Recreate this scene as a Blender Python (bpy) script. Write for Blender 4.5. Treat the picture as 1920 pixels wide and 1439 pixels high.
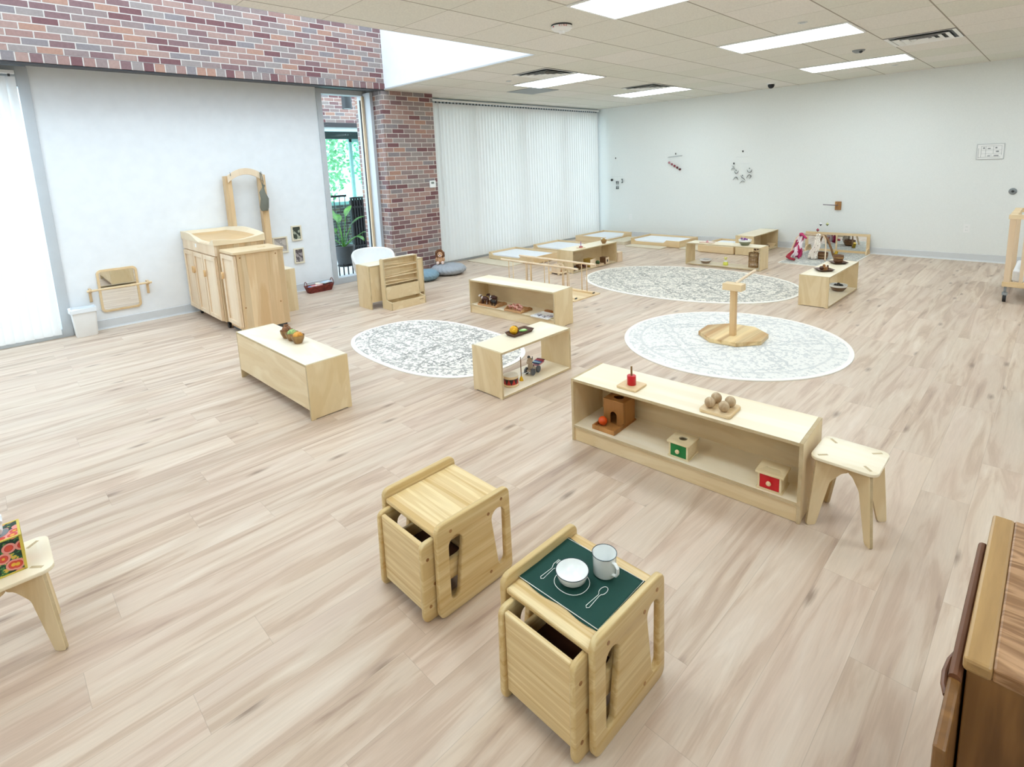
import bpy, bmesh, math, random
EXPOSURE, SKY, LAMP, BLIND = 0.27, 3.8, 10.9, 0.2   # view exposure, sky strength, lamp emission, blind translucency
from mathutils import Vector, Matrix
PI = math.pi
random.seed(7)
for _o in list(bpy.data.objects):
    bpy.data.objects.remove(_o, do_unlink=True)
SC = bpy.context.scene
COL = SC.collection

# ---------------------------------------------------------------- camera, world, light, exposure
H_CAM = 1.634
cam_d = bpy.data.cameras.new('camera')
cam = bpy.data.objects.new('camera', cam_d)
COL.objects.link(cam)
cam.location = (0, 0, H_CAM)
cam.rotation_mode = 'XYZ'
cam.rotation_euler = (1.40489, 0.03978, 0.78287)
cam_d.sensor_fit = 'HORIZONTAL'
cam_d.sensor_width = 36.0
cam_d.lens = 1023.404 / 1920 * 36.0
cam_d.shift_x = (960 - 970.395) / 1920
cam_d.shift_y = (481.347 - 719.5) / 1920
cam_d.clip_start = 0.05
cam_d.clip_end = 200
SC.camera = cam

SC.view_settings.view_transform = 'Standard'
SC.view_settings.look = 'None'
SC.view_settings.gamma = 1.0
SC.view_settings.use_curve_mapping = False
SC.view_settings.exposure = EXPOSURE
wd = bpy.data.worlds.new('overcast_sky')
SC.world = wd
wd.use_nodes = True
_bg = wd.node_tree.nodes['Background']
_bg.inputs[0].default_value = (0.72, 0.87, 1.0, 1)
_bg.inputs[1].default_value = SKY
try:
    SC.cycles.use_denoising = True
    SC.cycles.denoiser = 'OPENIMAGEDENOISE'
    SC.cycles.max_bounces = 9
    SC.cycles.diffuse_bounces = 5
    SC.cycles.glossy_bounces = 4
    SC.cycles.transmission_bounces = 5
    SC.cycles.transparent_max_bounces = 10
    SC.cycles.caustics_reflective = False
    SC.cycles.caustics_refractive = False
    SC.cycles.sample_clamp_indirect = 6.0
except Exception:
    pass

S = 0.6096                       # ceiling grid module (2 ft)
ZC = 2.776                       # ceiling height
GX, GY = -0.882, 3.294           # grid origin
XW, XC, XB = -7.516, -7.43, -7.06
YB = 10.118
YS = 4.446                       # end face of the skylight well
XO = -4.085
X1, Y0 = 3.3, -3.2               # unseen right wall and wall behind the camera
ZT = 4.9                         # top of the skylight well

def portal(name, loc, rot, sx, sy):
    l = bpy.data.lights.new(name, 'AREA'); l.shape = 'RECTANGLE'; l.size = sx; l.size_y = sy
    l.cycles.is_portal = True
    o = bpy.data.objects.new(name, l); COL.objects.link(o); o.location = loc; o.rotation_euler = rot
portal('skylight_portal', ((XB + XO) / 2, (Y0 + YS) / 2, ZT - 0.02), (0, 0, 0), XO - XB, YS - Y0)
portal('window_portal', (XW - 0.35, 7.7, 1.4), (0, -PI / 2, 0), 2.7, 4.8)
portal('side_window_portal', (XW - 0.35, -1.2, 1.4), (0, -PI / 2, 0), 2.7, 3.4)

# ---------------------------------------------------------------- helpers: materials
def _nt(name):
    m = bpy.data.materials.new(name); m.use_nodes = True
    nt = m.node_tree
    b = nt.nodes['Principled BSDF']
    return m, nt, b
def N(nt, t, **kw):
    n = nt.nodes.new(t)
    for k, v in kw.items():
        if k.startswith('_'):
            setattr(n, k[1:], v)
        else:
            n.inputs[k].default_value = v
    return n
def LK(nt, a, b):
    nt.links.new(a, b)
def math_(nt, op, a, b=None, c=None):
    n = nt.nodes.new('ShaderNodeMath'); n.operation = op
    for i, v in enumerate((a, b, c)):
        if v is None: continue
        if isinstance(v, (int, float)): n.inputs[i].default_value = v
        else: nt.links.new(v, n.inputs[i])
    return n.outputs[0]
def ramp(nt, fac, stops, interp='LINEAR'):
    r = nt.nodes.new('ShaderNodeValToRGB'); r.color_ramp.interpolation = interp
    e = r.color_ramp.elements
    while len(e) > 1: e.remove(e[-1])
    e[0].position = stops[0][0]; e[0].color = (*stops[0][1], 1)
    for p, c in stops[1:]:
        x = e.new(p); x.color = (*c, 1)
    nt.links.new(fac, r.inputs[0])
    return r.outputs[0]
def mixc(nt, fac, a, b, mode='MIX'):
    n = nt.nodes.new('ShaderNodeMix'); n.data_type = 'RGBA'; n.blend_type = mode
    for s, v in ((n.inputs[0], fac), (n.inputs[6], a), (n.inputs[7], b)):
        if isinstance(v, (int, float)): s.default_value = v
        elif isinstance(v, tuple): s.default_value = (*v, 1) if len(v) == 3 else v
        else: nt.links.new(v, s)
    return n.outputs[2]
def hexc(h):
    h = h.lstrip('#'); o = []
    for i in (0, 2, 4):
        v = int(h[i:i + 2], 16) / 255
        o.append(v / 12.92 if v <= .04045 else ((v + .055) / 1.055) ** 2.4)
    return tuple(o)
def spec(b, v):
    b.inputs['Specular IOR Level'].default_value = v
def plain(name, c, rough=.6, metal=0, sp=.5, bump=None):
    m, nt, b = _nt(name)
    if isinstance(c, str): c = hexc(c)
    b.inputs['Base Color'].default_value = (*c, 1)
    b.inputs['Roughness'].default_value = rough; b.inputs['Metallic'].default_value = metal; spec(b, sp)
    tc = N(nt, 'ShaderNodeTexCoord')
    n = N(nt, 'ShaderNodeTexNoise', Scale=bump[0] if bump else 9.0, Detail=3.0)
    LK(nt, tc.outputs['Object'], n.inputs['Vector'])
    v = math_(nt, 'MULTIPLY_ADD', n.outputs[0], .10, .95)
    LK(nt, mixc(nt, 1.0, (*c, 1), _grey(nt, v), 'MULTIPLY'), b.inputs['Base Color'])
    if bump:
        bp = N(nt, 'ShaderNodeBump', Strength=bump[1], Distance=bump[2] if len(bump) > 2 else .004)
        LK(nt, n.outputs[0], bp.inputs['Height']); LK(nt, bp.outputs[0], b.inputs['Normal'])
    return m
def _grey(nt, v):
    c = nt.nodes.new('ShaderNodeCombineColor')
    for i in range(3): nt.links.new(v, c.inputs[i])
    return c.outputs[0]
def wood(name, c1, c2, axis='x', sc=9., stretch=14., rough=.45, fine=.16, wave=.0, lo=.35, hi=.68, sp=.4, patch=None):
    """grain runs along `axis` of the part"""
    m, nt, b = _nt(name)
    c1 = hexc(c1) if isinstance(c1, str) else c1; c2 = hexc(c2) if isinstance(c2, str) else c2
    tc = N(nt, 'ShaderNodeTexCoord'); oi = N(nt, 'ShaderNodeObjectInfo')
    off = math_(nt, 'MULTIPLY', oi.outputs['Random'], 23.0)
    add = N(nt, 'ShaderNodeVectorMath', _operation='ADD'); LK(nt, tc.outputs['Object'], add.inputs[0])
    cb = N(nt, 'ShaderNodeCombineXYZ')
    for i in range(3): LK(nt, off, cb.inputs[i])
    LK(nt, cb.outputs[0], add.inputs[1])
    mp = N(nt, 'ShaderNodeMapping'); s = [1., 1., 1.]; s['xyz'.index(axis)] = 1 / stretch
    mp.inputs['Scale'].default_value = s; LK(nt, add.outputs[0], mp.inputs['Vector'])
    n1 = N(nt, 'ShaderNodeTexNoise', Scale=sc, Detail=4.0, Distortion=1.2 if wave else .5); LK(nt, mp.outputs[0], n1.inputs['Vector'])
    n2 = N(nt, 'ShaderNodeTexNoise', Scale=sc * 14, Detail=3.0); LK(nt, mp.outputs[0], n2.inputs['Vector'])
    f = n1.outputs[0]
    if wave:
        w = math_(nt, 'SINE', math_(nt, 'MULTIPLY', f, 34.0))
        f = math_(nt, 'ADD', f, math_(nt, 'MULTIPLY', w, wave))
    col = ramp(nt, f, [(lo, c2), (hi, c1)])
    v = math_(nt, 'MULTIPLY_ADD', n2.outputs[0], fine, 1 - fine / 2)
    col = mixc(nt, 1.0, col, _grey(nt, v), 'MULTIPLY')
    if patch:
        pm = N(nt, 'ShaderNodeTexNoise', Scale=patch, Detail=0.0); 
        sp3 = N(nt, 'ShaderNodeSeparateXYZ'); LK(nt, add.outputs[0], sp3.inputs[0])
        k = [i for i in range(3) if i != 'xyz'.index(axis)]
        fl = math_(nt, 'FLOOR', math_(nt, 'MULTIPLY', sp3.outputs[k[0]], 16.0))
        fl2 = math_(nt, 'FLOOR', math_(nt, 'MULTIPLY', sp3.outputs[k[1]], 16.0))
        wn = N(nt, 'ShaderNodeTexWhiteNoise', _noise_dimensions='2D'); c3 = N(nt, 'ShaderNodeCombineXYZ')
        LK(nt, fl, c3.inputs[0]); LK(nt, fl2, c3.inputs[1]); LK(nt, c3.outputs[0], wn.inputs['Vector'])
        v = math_(nt, 'MULTIPLY_ADD', wn.outputs[0], .22, .85)
        col = mixc(nt, 1.0, col, _grey(nt, v), 'MULTIPLY')
    LK(nt, col, b.inputs['Base Color'])
    b.inputs['Roughness'].default_value = rough; spec(b, sp)
    return m
def axpos(nt):
    tc = N(nt, 'ShaderNodeTexCoord'); sx = N(nt, 'ShaderNodeSeparateXYZ'); LK(nt, tc.outputs['Object'], sx.inputs[0])
    return sx.outputs, tc
def comb(nt, *v):
    c = nt.nodes.new('ShaderNodeCombineXYZ')
    for i, x in enumerate(v):
        if isinstance(x, (int, float)): c.inputs[i].default_value = x
        else: nt.links.new(x, c.inputs[i])
    return c.outputs[0]

BRICKS = [(0.0, hexc('#7c595a')), (.12, hexc('#a08078')), (.30, hexc('#94827e')), (.44, hexc('#a98c82')), (.58, hexc('#866a6a')), (.70, hexc('#9b8f8a')), (.82, hexc('#8d8484')), (.92, hexc('#ae8877'))]
def brick(name, bw=.203, bh=.0677, z0=ZC, flip=False, dark=.96, bev=.009):
    m, nt, b = _nt(name)
    o, tc = axpos(nt)
    u = math_(nt, 'ADD', o[0], o[1]); v = math_(nt, 'SUBTRACT', o[2], z0)
    row = math_(nt, 'FLOOR', math_(nt, 'DIVIDE', v, bh))
    par = math_(nt, 'SUBTRACT', 1.0, math_(nt, 'ABSOLUTE', math_(nt, 'MODULO', row, 2.0)))
    uu = math_(nt, 'ADD', u, math_(nt, 'MULTIPLY', par, bw * .5))
    colm = math_(nt, 'FLOOR', math_(nt, 'DIVIDE', uu, bw))
    wn = N(nt, 'ShaderNodeTexWhiteNoise', _noise_dimensions='2D'); LK(nt, comb(nt, colm, row, 0), wn.inputs['Vector'])
    col = ramp(nt, wn.outputs[0], BRICKS, 'CONSTANT')
    nz = N(nt, 'ShaderNodeTexNoise', Scale=38.0, Detail=5.0, Roughness=.7); LK(nt, tc.outputs['Object'], nz.inputs['Vector'])
    col = mixc(nt, 1.0, col, _grey(nt, math_(nt, 'MULTIPLY_ADD', nz.outputs[0], .5 * dark, .72 * dark)), 'MULTIPLY')
    fx = math_(nt, 'FRACT', math_(nt, 'DIVIDE', uu, bw)); fy = math_(nt, 'FRACT', math_(nt, 'DIVIDE', v, bh))
    ex = math_(nt, 'MULTIPLY', math_(nt, 'MINIMUM', fx, math_(nt, 'SUBTRACT', 1.0, fx)), bw)
    ey = math_(nt, 'MULTIPLY', math_(nt, 'MINIMUM', fy, math_(nt, 'SUBTRACT', 1.0, fy)), bh)
    d = math_(nt, 'MINIMUM', ex, ey)
    mr = N(nt, 'ShaderNodeMapRange'); mr.inputs['From Min'].default_value = bev * .45; mr.inputs['From Max'].default_value = bev * .7; LK(nt, d, mr.inputs[0])
    col = mixc(nt, mr.outputs[0], hexc('#c9c0b8'), col)
    LK(nt, col, b.inputs['Base Color']); b.inputs['Roughness'].default_value = .85; spec(b, .2)
    bp = N(nt, 'ShaderNodeBump', Strength=.6, Distance=.006); LK(nt, math_(nt, 'ADD', mr.outputs[0], math_(nt, 'MULTIPLY', nz.outputs[0], .3)), bp.inputs['Height']); LK(nt, bp.outputs[0], b.inputs['Normal'])
    return m
def glow(name, c, s):
    m, nt, b = _nt(name); b.inputs['Base Color'].default_value = (.9, .9, .9, 1)
    b.inputs['Emission Color'].default_value = (*c, 1); b.inputs['Emission Strength'].default_value = s
    return m
def glassy(name, tint=(1, 1, 1), gl=.12, rough=.0):
    m = bpy.data.materials.new(name); m.use_nodes = True; nt = m.node_tree
    for n in list(nt.nodes): nt.nodes.remove(n)
    out = N(nt, 'ShaderNodeOutputMaterial'); t = N(nt, 'ShaderNodeBsdfTransparent'); t.inputs[0].default_value = (*tint, 1)
    g = N(nt, 'ShaderNodeBsdfGlossy', Roughness=rough); lw = N(nt, 'ShaderNodeLayerWeight', Blend=gl)
    mx = N(nt, 'ShaderNodeMixShader'); LK(nt, lw.outputs['Fresnel'], mx.inputs[0]); LK(nt, t.outputs[0], mx.inputs[1]); LK(nt, g.outputs[0], mx.inputs[2]); LK(nt, mx.outputs[0], out.inputs[0])
    return m

def floor_mat():
    m, nt, b = _nt('floor_planks')
    o, tc = axpos(nt); PW, PL = .184, 1.24
    row = math_(nt, 'FLOOR', math_(nt, 'DIVIDE', o[0], PW))
    w1 = N(nt, 'ShaderNodeTexWhiteNoise', _noise_dimensions='1D'); LK(nt, row, w1.inputs['W'])
    yy = math_(nt, 'ADD', math_(nt, 'DIVIDE', o[1], PL), math_(nt, 'MULTIPLY', w1.outputs[0], 7.0))
    cl = math_(nt, 'FLOOR', yy)
    w2 = N(nt, 'ShaderNodeTexWhiteNoise', _noise_dimensions='2D'); LK(nt, comb(nt, row, cl, 0), w2.inputs['Vector'])
    r = w2.outputs[0]
    ofs = math_(nt, 'MULTIPLY', r, 60.0)
    # long grain
    g1 = N(nt, 'ShaderNodeTexNoise', Scale=1.0, Detail=5.0, Distortion=.9, Roughness=.55)
    LK(nt, comb(nt, math_(nt, 'MULTIPLY', o[0], 13.0), math_(nt, 'ADD', math_(nt, 'MULTIPLY', o[1], 1.1), ofs), ofs), g1.inputs['Vector'])
    wv = math_(nt, 'SINE', math_(nt, 'MULTIPLY', g1.outputs[0], 40.0))
    g2 = N(nt, 'ShaderNodeTexNoise', Scale=1.0, Detail=3.0)
    LK(nt, comb(nt, math_(nt, 'MULTIPLY', o[0], 170.0), math_(nt, 'MULTIPLY', o[1], 9.0), ofs), g2.inputs['Vector'])
    g3 = N(nt, 'ShaderNodeTexNoise', Scale=1.0, Detail=2.0)
    LK(nt, comb(nt, math_(nt, 'MULTIPLY', o[0], 5.0), math_(nt, 'MULTIPLY', o[1], .9), ofs), g3.inputs['Vector'])
    f = math_(nt, 'ADD', g1.outputs[0], math_(nt, 'MULTIPLY', wv, .014))
    col = ramp(nt, f, [(.28, hexc('#9c836d')), (.42, hexc('#c2ab93')), (.54, hexc('#d2c0aa')), (.72, hexc('#dfd1be'))])
    col = mixc(nt, math_(nt, 'MULTIPLY', g3.outputs[0], .62), col, hexc('#cdb3a4'))
    col = mixc(nt, 1.0, col, _grey(nt, math_(nt, 'MULTIPLY_ADD', g2.outputs[0], .17, .90)), 'MULTIPLY')
    col = mixc(nt, 1.0, col, _grey(nt, math_(nt, 'MULTIPLY_ADD', r, .10, .935)), 'MULTIPLY')
    # knots and short dark streaks
    vo = N(nt, 'ShaderNodeTexVoronoi', Scale=1.0, _feature='F1', _voronoi_dimensions='2D')
    LK(nt, comb(nt, math_(nt, 'MULTIPLY', o[0], 5.6), math_(nt, 'ADD', math_(nt, 'MULTIPLY', o[1], 1.7), ofs), 0), vo.inputs['Vector'])
    kd = math_(nt, 'ADD', vo.outputs['Distance'], math_(nt, 'MULTIPLY', math_(nt, 'SUBTRACT', g2.outputs[0], .5), .10))
    mr = N(nt, 'ShaderNodeMapRange'); mr.inputs['From Min'].default_value = .02; mr.inputs['From Max'].default_value = .13; mr.inputs['To Min'].default_value = .85; mr.inputs['To Max'].default_value = 0
    LK(nt, kd, mr.inputs[0])
    sel = math_(nt, 'GREATER_THAN', N_sep(nt, vo.outputs['Color']), .72)
    col = mixc(nt, math_(nt, 'MULTIPLY', mr.outputs[0], sel), col, hexc('#8d7767'))
    # seams
    fx = math_(nt, 'FRACT', math_(nt, 'DIVIDE', o[0], PW)); ex = math_(nt, 'MULTIPLY', math_(nt, 'MINIMUM', fx, math_(nt, 'SUBTRACT', 1.0, fx)), PW)
    fy = math_(nt, 'FRACT', yy); ey = math_(nt, 'MULTIPLY', math_(nt, 'MINIMUM', fy, math_(nt, 'SUBTRACT', 1.0, fy)), PL)
    sm = math_(nt, 'LESS_THAN', math_(nt, 'MINIMUM', ex, ey), .0011)
    col = mixc(nt, math_(nt, 'MULTIPLY', sm, .28), col, hexc('#8a7a6a'))
    LK(nt, col, b.inputs['Base Color']); b.inputs['Roughness'].default_value = .42; spec(b, .38)
    return m
def N_sep(nt, c):
    s = nt.nodes.new('ShaderNodeSeparateColor'); nt.links.new(c, s.inputs[0]); return s.outputs[0]
def ceiling_mat():
    m, nt, b = _nt('ceiling_tiles')
    o, tc = axpos(nt)
    n1 = N(nt, 'ShaderNodeTexNoise', Scale=70.0, Detail=4.0); LK(nt, tc.outputs['Object'], n1.inputs['Vector'])
    ax = math_(nt, 'DIVIDE', math_(nt, 'SUBTRACT', o[0], GX), S); ay = math_(nt, 'DIVIDE', math_(nt, 'SUBTRACT', o[1], GY), S)
    wn = N(nt, 'ShaderNodeTexWhiteNoise', _noise_dimensions='2D'); LK(nt, comb(nt, math_(nt, 'FLOOR', ax), math_(nt, 'FLOOR', ay), 0), wn.inputs['Vector'])
    fx = math_(nt, 'FRACT', ax); fy = math_(nt, 'FRACT', ay)
    ex = math_(nt, 'MULTIPLY', math_(nt, 'MINIMUM', fx, math_(nt, 'SUBTRACT', 1.0, fx)), S)
    ey = math_(nt, 'MULTIPLY', math_(nt, 'MINIMUM', fy, math_(nt, 'SUBTRACT', 1.0, fy)), S)
    lx = math_(nt, 'LESS_THAN', ex, .006); ly = math_(nt, 'MULTIPLY', math_(nt, 'LESS_THAN', ey, .003), .75)
    ln = math_(nt, 'MAXIMUM', lx, ly)
    col = mixc(nt, wn.outputs[0], hexc('#e6e2db'), hexc('#deddd2'))
    col = mixc(nt, 1.0, col, _grey(nt, math_(nt, 'MULTIPLY_ADD', n1.outputs[0], .30, .85)), 'MULTIPLY')
    col = mixc(nt, math_(nt, 'MULTIPLY', ln, .78), col, hexc('#8a8070'))
    LK(nt, col, b.inputs['Base Color']); b.inputs['Roughness'].default_value = .95; spec(b, .1)
    bp = N(nt, 'ShaderNodeBump', Strength=.35, Distance=.004); LK(nt, n1.outputs[0], bp.inputs['Height']); LK(nt, bp.outputs[0], b.inputs['Normal'])
    return m
def rug_mat(name, bg, ink, rot, cell, dens, ax, ay, mot_k=.62):
    """faded medallion rug: lattice of bands, scrolled motifs between them, a ring near the edge"""
    m, nt, b = _nt(name)
    tc = N(nt, 'ShaderNodeTexCoord'); mp = N(nt, 'ShaderNodeMapping'); mp.inputs['Rotation'].default_value = (0, 0, rot); LK(nt, tc.outputs['Object'], mp.inputs['Vector'])
    nz = N(nt, 'ShaderNodeTexNoise', Scale=26.0, Detail=3.0); LK(nt, tc.outputs['Object'], nz.inputs['Vector'])
    s = N(nt, 'ShaderNodeSeparateXYZ'); LK(nt, mp.outputs[0], s.inputs[0])
    w = math_(nt, 'MULTIPLY', math_(nt, 'SUBTRACT', nz.outputs[0], .5), .10)
    def tri(v, k):
        f = math_(nt, 'FRACT', math_(nt, 'ADD', math_(nt, 'DIVIDE', v, k), .25)); return math_(nt, 'ABSOLUTE', math_(nt, 'SUBTRACT', f, .5))
    lx = tri(math_(nt, 'ADD', s.outputs[0], w), cell); ly = tri(math_(nt, 'ADD', s.outputs[1], w), cell)
    dmin = math_(nt, 'MINIMUM', lx, ly)
    line = math_(nt, 'LESS_THAN', math_(nt, 'ABSOLUTE', math_(nt, 'SUBTRACT', dmin, .06)), .022)
    cell_h = math_(nt, 'ADD', math_(nt, 'FLOOR', math_(nt, 'ADD', math_(nt, 'DIVIDE', s.outputs[0], cell), .25)), math_(nt, 'MULTIPLY', math_(nt, 'FLOOR', math_(nt, 'ADD', math_(nt, 'DIVIDE', s.outputs[1], cell), .25)), 3.0))
    wn = N(nt, 'ShaderNodeTexWhiteNoise', _noise_dimensions='1D'); LK(nt, cell_h, wn.inputs['W'])
    vo = N(nt, 'ShaderNodeTexVoronoi', Scale=17.0, _feature='SMOOTH_F1', Randomness=.55); LK(nt, tc.outputs['Object'], vo.inputs['Vector'])
    mot = math_(nt, 'SINE', math_(nt, 'MULTIPLY', vo.outputs['Distance'], 15.0))
    n3 = N(nt, 'ShaderNodeTexNoise', Scale=34.0, Detail=2.0, Distortion=1.5); LK(nt, tc.outputs['Object'], n3.inputs['Vector'])
    thr = math_(nt, 'ADD', math_(nt, 'MULTIPLY', mot, .13), n3.outputs[0])
    ink1 = math_(nt, 'GREATER_THAN', thr, math_(nt, 'SUBTRACT', .60 - dens, math_(nt, 'MULTIPLY', wn.outputs[0], .06)))
    so = N(nt, 'ShaderNodeSeparateXYZ'); LK(nt, tc.outputs['Object'], so.inputs[0])
    rad = math_(nt, 'SQRT', math_(nt, 'ADD', math_(nt, 'POWER', math_(nt, 'ABSOLUTE', math_(nt, 'DIVIDE', so.outputs[0], ax)), 2.0), math_(nt, 'POWER', math_(nt, 'ABSOLUTE', math_(nt, 'DIVIDE', so.outputs[1], ay)), 2.0)))
    ring = math_(nt, 'MULTIPLY', math_(nt, 'LESS_THAN', math_(nt, 'ABSOLUTE', math_(nt, 'SUBTRACT', rad, .84)), .012), .7 * mot_k)
    inside = math_(nt, 'LESS_THAN', rad, .79)
    line = math_(nt, 'MULTIPLY', math_(nt, 'MULTIPLY', line, inside), math_(nt, 'MULTIPLY_ADD', math_(nt, 'GREATER_THAN', n3.outputs[0], .46), .6 * mot_k, .62 * mot_k))
    fade = N(nt, 'ShaderNodeTexNoise', Scale=3.0, Detail=2.0); LK(nt, tc.outputs['Object'], fade.inputs['Vector'])
    amt = math_(nt, 'MULTIPLY', math_(nt, 'MAXIMUM', math_(nt, 'MULTIPLY', ink1, mot_k), math_(nt, 'MAXIMUM', line, ring)), math_(nt, 'MULTIPLY_ADD', fade.outputs[0], .9, .45))
    amt = math_(nt, 'MINIMUM', amt, 1.0)
    col = mixc(nt, amt, hexc(bg), hexc(ink))
    f4 = N(nt, 'ShaderNodeTexNoise', Scale=420.0, Detail=1.0); LK(nt, tc.outputs['Object'], f4.inputs['Vector'])
    col = mixc(nt, 1.0, col, _grey(nt, math_(nt, 'MULTIPLY_ADD', f4.outputs[0], .2, .9)), 'MULTIPLY')
    LK(nt, col, b.inputs['Base Color']); b.inputs['Roughness'].default_value = .95; spec(b, .1)
    bp = N(nt, 'ShaderNodeBump', Strength=.4, Distance=.004); LK(nt, f4.outputs[0], bp.inputs['Height']); LK(nt, bp.outputs[0], b.inputs['Normal'])
    return m
def curtain_mat():
    m = bpy.data.materials.new('blind_fabric'); m.use_nodes = True; nt = m.node_tree
    for n in list(nt.nodes): nt.nodes.remove(n)
    out = N(nt, 'ShaderNodeOutputMaterial'); d = N(nt, 'ShaderNodeBsdfDiffuse'); d.inputs[0].default_value = (.88, .88, .87, 1)
    t = N(nt, 'ShaderNodeBsdfTranslucent'); t.inputs[0].default_value = (.90, .88, .85, 1)
    mx = N(nt, 'ShaderNodeMixShader'); mx.inputs[0].default_value = BLIND
    LK(nt, d.outputs[0], mx.inputs[1]); LK(nt, t.outputs[0], mx.inputs[2]); LK(nt, mx.outputs[0], out.inputs[0])
    return m
def spots_mat(name, a, bcol, sc, thr=.5):
    m, nt, b = _nt(name); tc = N(nt, 'ShaderNodeTexCoord'); n = N(nt, 'ShaderNodeTexNoise', Scale=sc, Detail=1.0); LK(nt, tc.outputs['Object'], n.inputs['Vector'])
    f = math_(nt, 'GREATER_THAN', n.outputs[0], thr)
    LK(nt, mixc(nt, f, hexc(a), hexc(bcol)), b.inputs['Base Color']); b.inputs['Roughness'].default_value = .6
    return m
# ---------------------------------------------------------------- helpers: geometry
class MB:
    def __init__(s): s.bm = bmesh.new(); s.mi = 0
    def _f(s, vs, smooth=False):
        try: f = s.bm.faces.new(vs); f.material_index = s.mi; f.smooth = smooth; return f
        except ValueError: return None
    def box(s, x0, x1, y0, y1, z0, z1, M=None):
        v = [s.bm.verts.new(Vector(p) if M is None else M @ Vector(p)) for p in
             ((x0, y0, z0), (x1, y0, z0), (x1, y1, z0), (x0, y1, z0), (x0, y0, z1), (x1, y0, z1), (x1, y1, z1), (x0, y1, z1))]
        fs = [s._f([v[i] for i in q]) for q in ((3, 2, 1, 0), (4, 5, 6, 7), (0, 1, 5, 4), (1, 2, 6, 5), (2, 3, 7, 6), (3, 0, 4, 7))]
        return fs
    def ply(s, x0, x1, y0, y1, z0, z1):
        """plywood board: slot 1 on the narrow edges"""
        fs = s.box(x0, x1, y0, y1, z0, z1); d = (x1 - x0, y1 - y0, z1 - z0); k = d.index(min(d))
        main = {0: (3, 5), 1: (2, 4), 2: (0, 1)}[k]
        for i, f in enumerate(fs):
            if f: f.material_index = 0 if i in main else 1
        return s
    def prism(s, poly, axis, a0, a1, smooth=False):
        """poly in the plane normal to axis: x->(y,z) y->(x,z) z->(x,y)"""
        def P(u, w, a): return {'x': (a, u, w), 'y': (u, a, w), 'z': (u, w, a)}[axis]
        A = [s.bm.verts.new(P(u, w, a0)) for u, w in poly]; B = [s.bm.verts.new(P(u, w, a1)) for u, w in poly]
        s._f(A[::-1]); s._f(B)
        n = len(poly)
        for i in range(n): s._f([A[i], A[(i + 1) % n], B[(i + 1) % n], B[i]], smooth)
        return s
    def cyl(s, p0, p1, r0, r1=None, n=16, caps=True):
        r1 = r0 if r1 is None else r1
        return s.tube([p0, p1], [r0, r1], n, caps)
    def tube(s, pts, r, n=8, caps=True, flat=None):
        pts = [Vector(p) for p in pts]; k = len(pts)
        rr = [r] * k if isinstance(r, (int, float)) else r
        rings = []; prev = None
        for i, p in enumerate(pts):
            t = (pts[min(i + 1, k - 1)] - pts[max(i - 1, 0)]).normalized()
            if prev is None:
                up = Vector((0, 0, 1)) if abs(t.z) < .9 else Vector((1, 0, 0))
                a = t.cross(up).normalized()
            else: a = (prev - t * prev.dot(t)).normalized()
            prev = a; b = t.cross(a)
            w, h = (1, 1) if flat is None else flat
            rings.append([s.bm.verts.new(p + (a * math.cos(2 * PI * j / n) * w + b * math.sin(2 * PI * j / n) * h) * rr[i]) for j in range(n)])
        for A, B in zip(rings, rings[1:]):
            for j in range(n): s._f([A[j], A[(j + 1) % n], B[(j + 1) % n], B[j]], True)
        if caps: s._f(rings[0][::-1]); s._f(rings[-1])
        return s
    def lathe(s, prof, c=(0, 0, 0), n=24, th0=0, th1=2 * PI, fn=None):
        full = abs(th1 - th0 - 2 * PI) < 1e-6; m = n if full else n + 1
        R = []
        for r, z in prof:
            if r < 1e-6: R.append([s.bm.verts.new((c[0], c[1], c[2] + z))]); continue
            ring = []
            for j in range(m):
                t = th0 + (th1 - th0) * j / n
                q = (r * math.cos(t), r * math.sin(t), z)
                if fn: q = fn(*q, t)
                ring.append(s.bm.verts.new((c[0] + q[0], c[1] + q[1], c[2] + q[2])))
            R.append(ring)
        for A, B in zip(R, R[1:]):
            for j in range(n):
                j2 = (j + 1) % m if full else j + 1
                if len(A) == 1: s._f([A[0], B[j2], B[j]][::-1], True)
                elif len(B) == 1: s._f([A[j], A[j2], B[0]], True)
                else: s._f([A[j], A[j2], B[j2], B[j]], True)
        return s
    def ball(s, c, r, n=16, m=10, M=None):
        r = (r, r, r) if isinstance(r, (int, float)) else r
        vs = []
        for i in range(m + 1):
            ph = -PI / 2 + PI * i / m; row = []
            for j in range(n if 0 < i < m else 1):
                t = 2 * PI * j / n
                p = Vector((math.cos(ph) * math.cos(t) * r[0], math.cos(ph) * math.sin(t) * r[1], math.sin(ph) * r[2]))
                if M is not None: p = M @ p
                row.append(s.bm.verts.new(p + Vector(c)))
            vs.append(row)
        for A, B in zip(vs, vs[1:]):
            for j in range(n):
                if len(A) == 1: s._f([A[0], B[(j + 1) % n], B[j]][::1], True)
                elif len(B) == 1: s._f([A[j], A[(j + 1) % n], B[0]], True)
                else: s._f([A[j], A[(j + 1) % n], B[(j + 1) % n], B[j]], True)
        return s
    def quad(s, *p): s._f([s.bm.verts.new(q) for q in p]); return s
    def build(s, name, mat, parent=None, bevel=0, seg=2, sharp=35):
        bmesh.ops.recalc_face_normals(s.bm, faces=s.bm.faces)
        for e in s.bm.edges:
            if len(e.link_faces) == 2 and e.calc_face_angle(0) > math.radians(sharp): e.smooth = False
        me = bpy.data.meshes.new(name); s.bm.to_mesh(me); s.bm.free()
        for mt in (mat if isinstance(mat, (list, tuple)) else [mat]): me.materials.append(mt)
        o = bpy.data.objects.new(name, me); COL.objects.link(o)
        if parent is not None: o.parent = parent
        if bevel:
            md = o.modifiers.new('edge', 'BEVEL'); md.width = bevel; md.segments = seg; md.limit_method = 'ANGLE'; md.angle_limit = math.radians(40)
        return o
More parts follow.
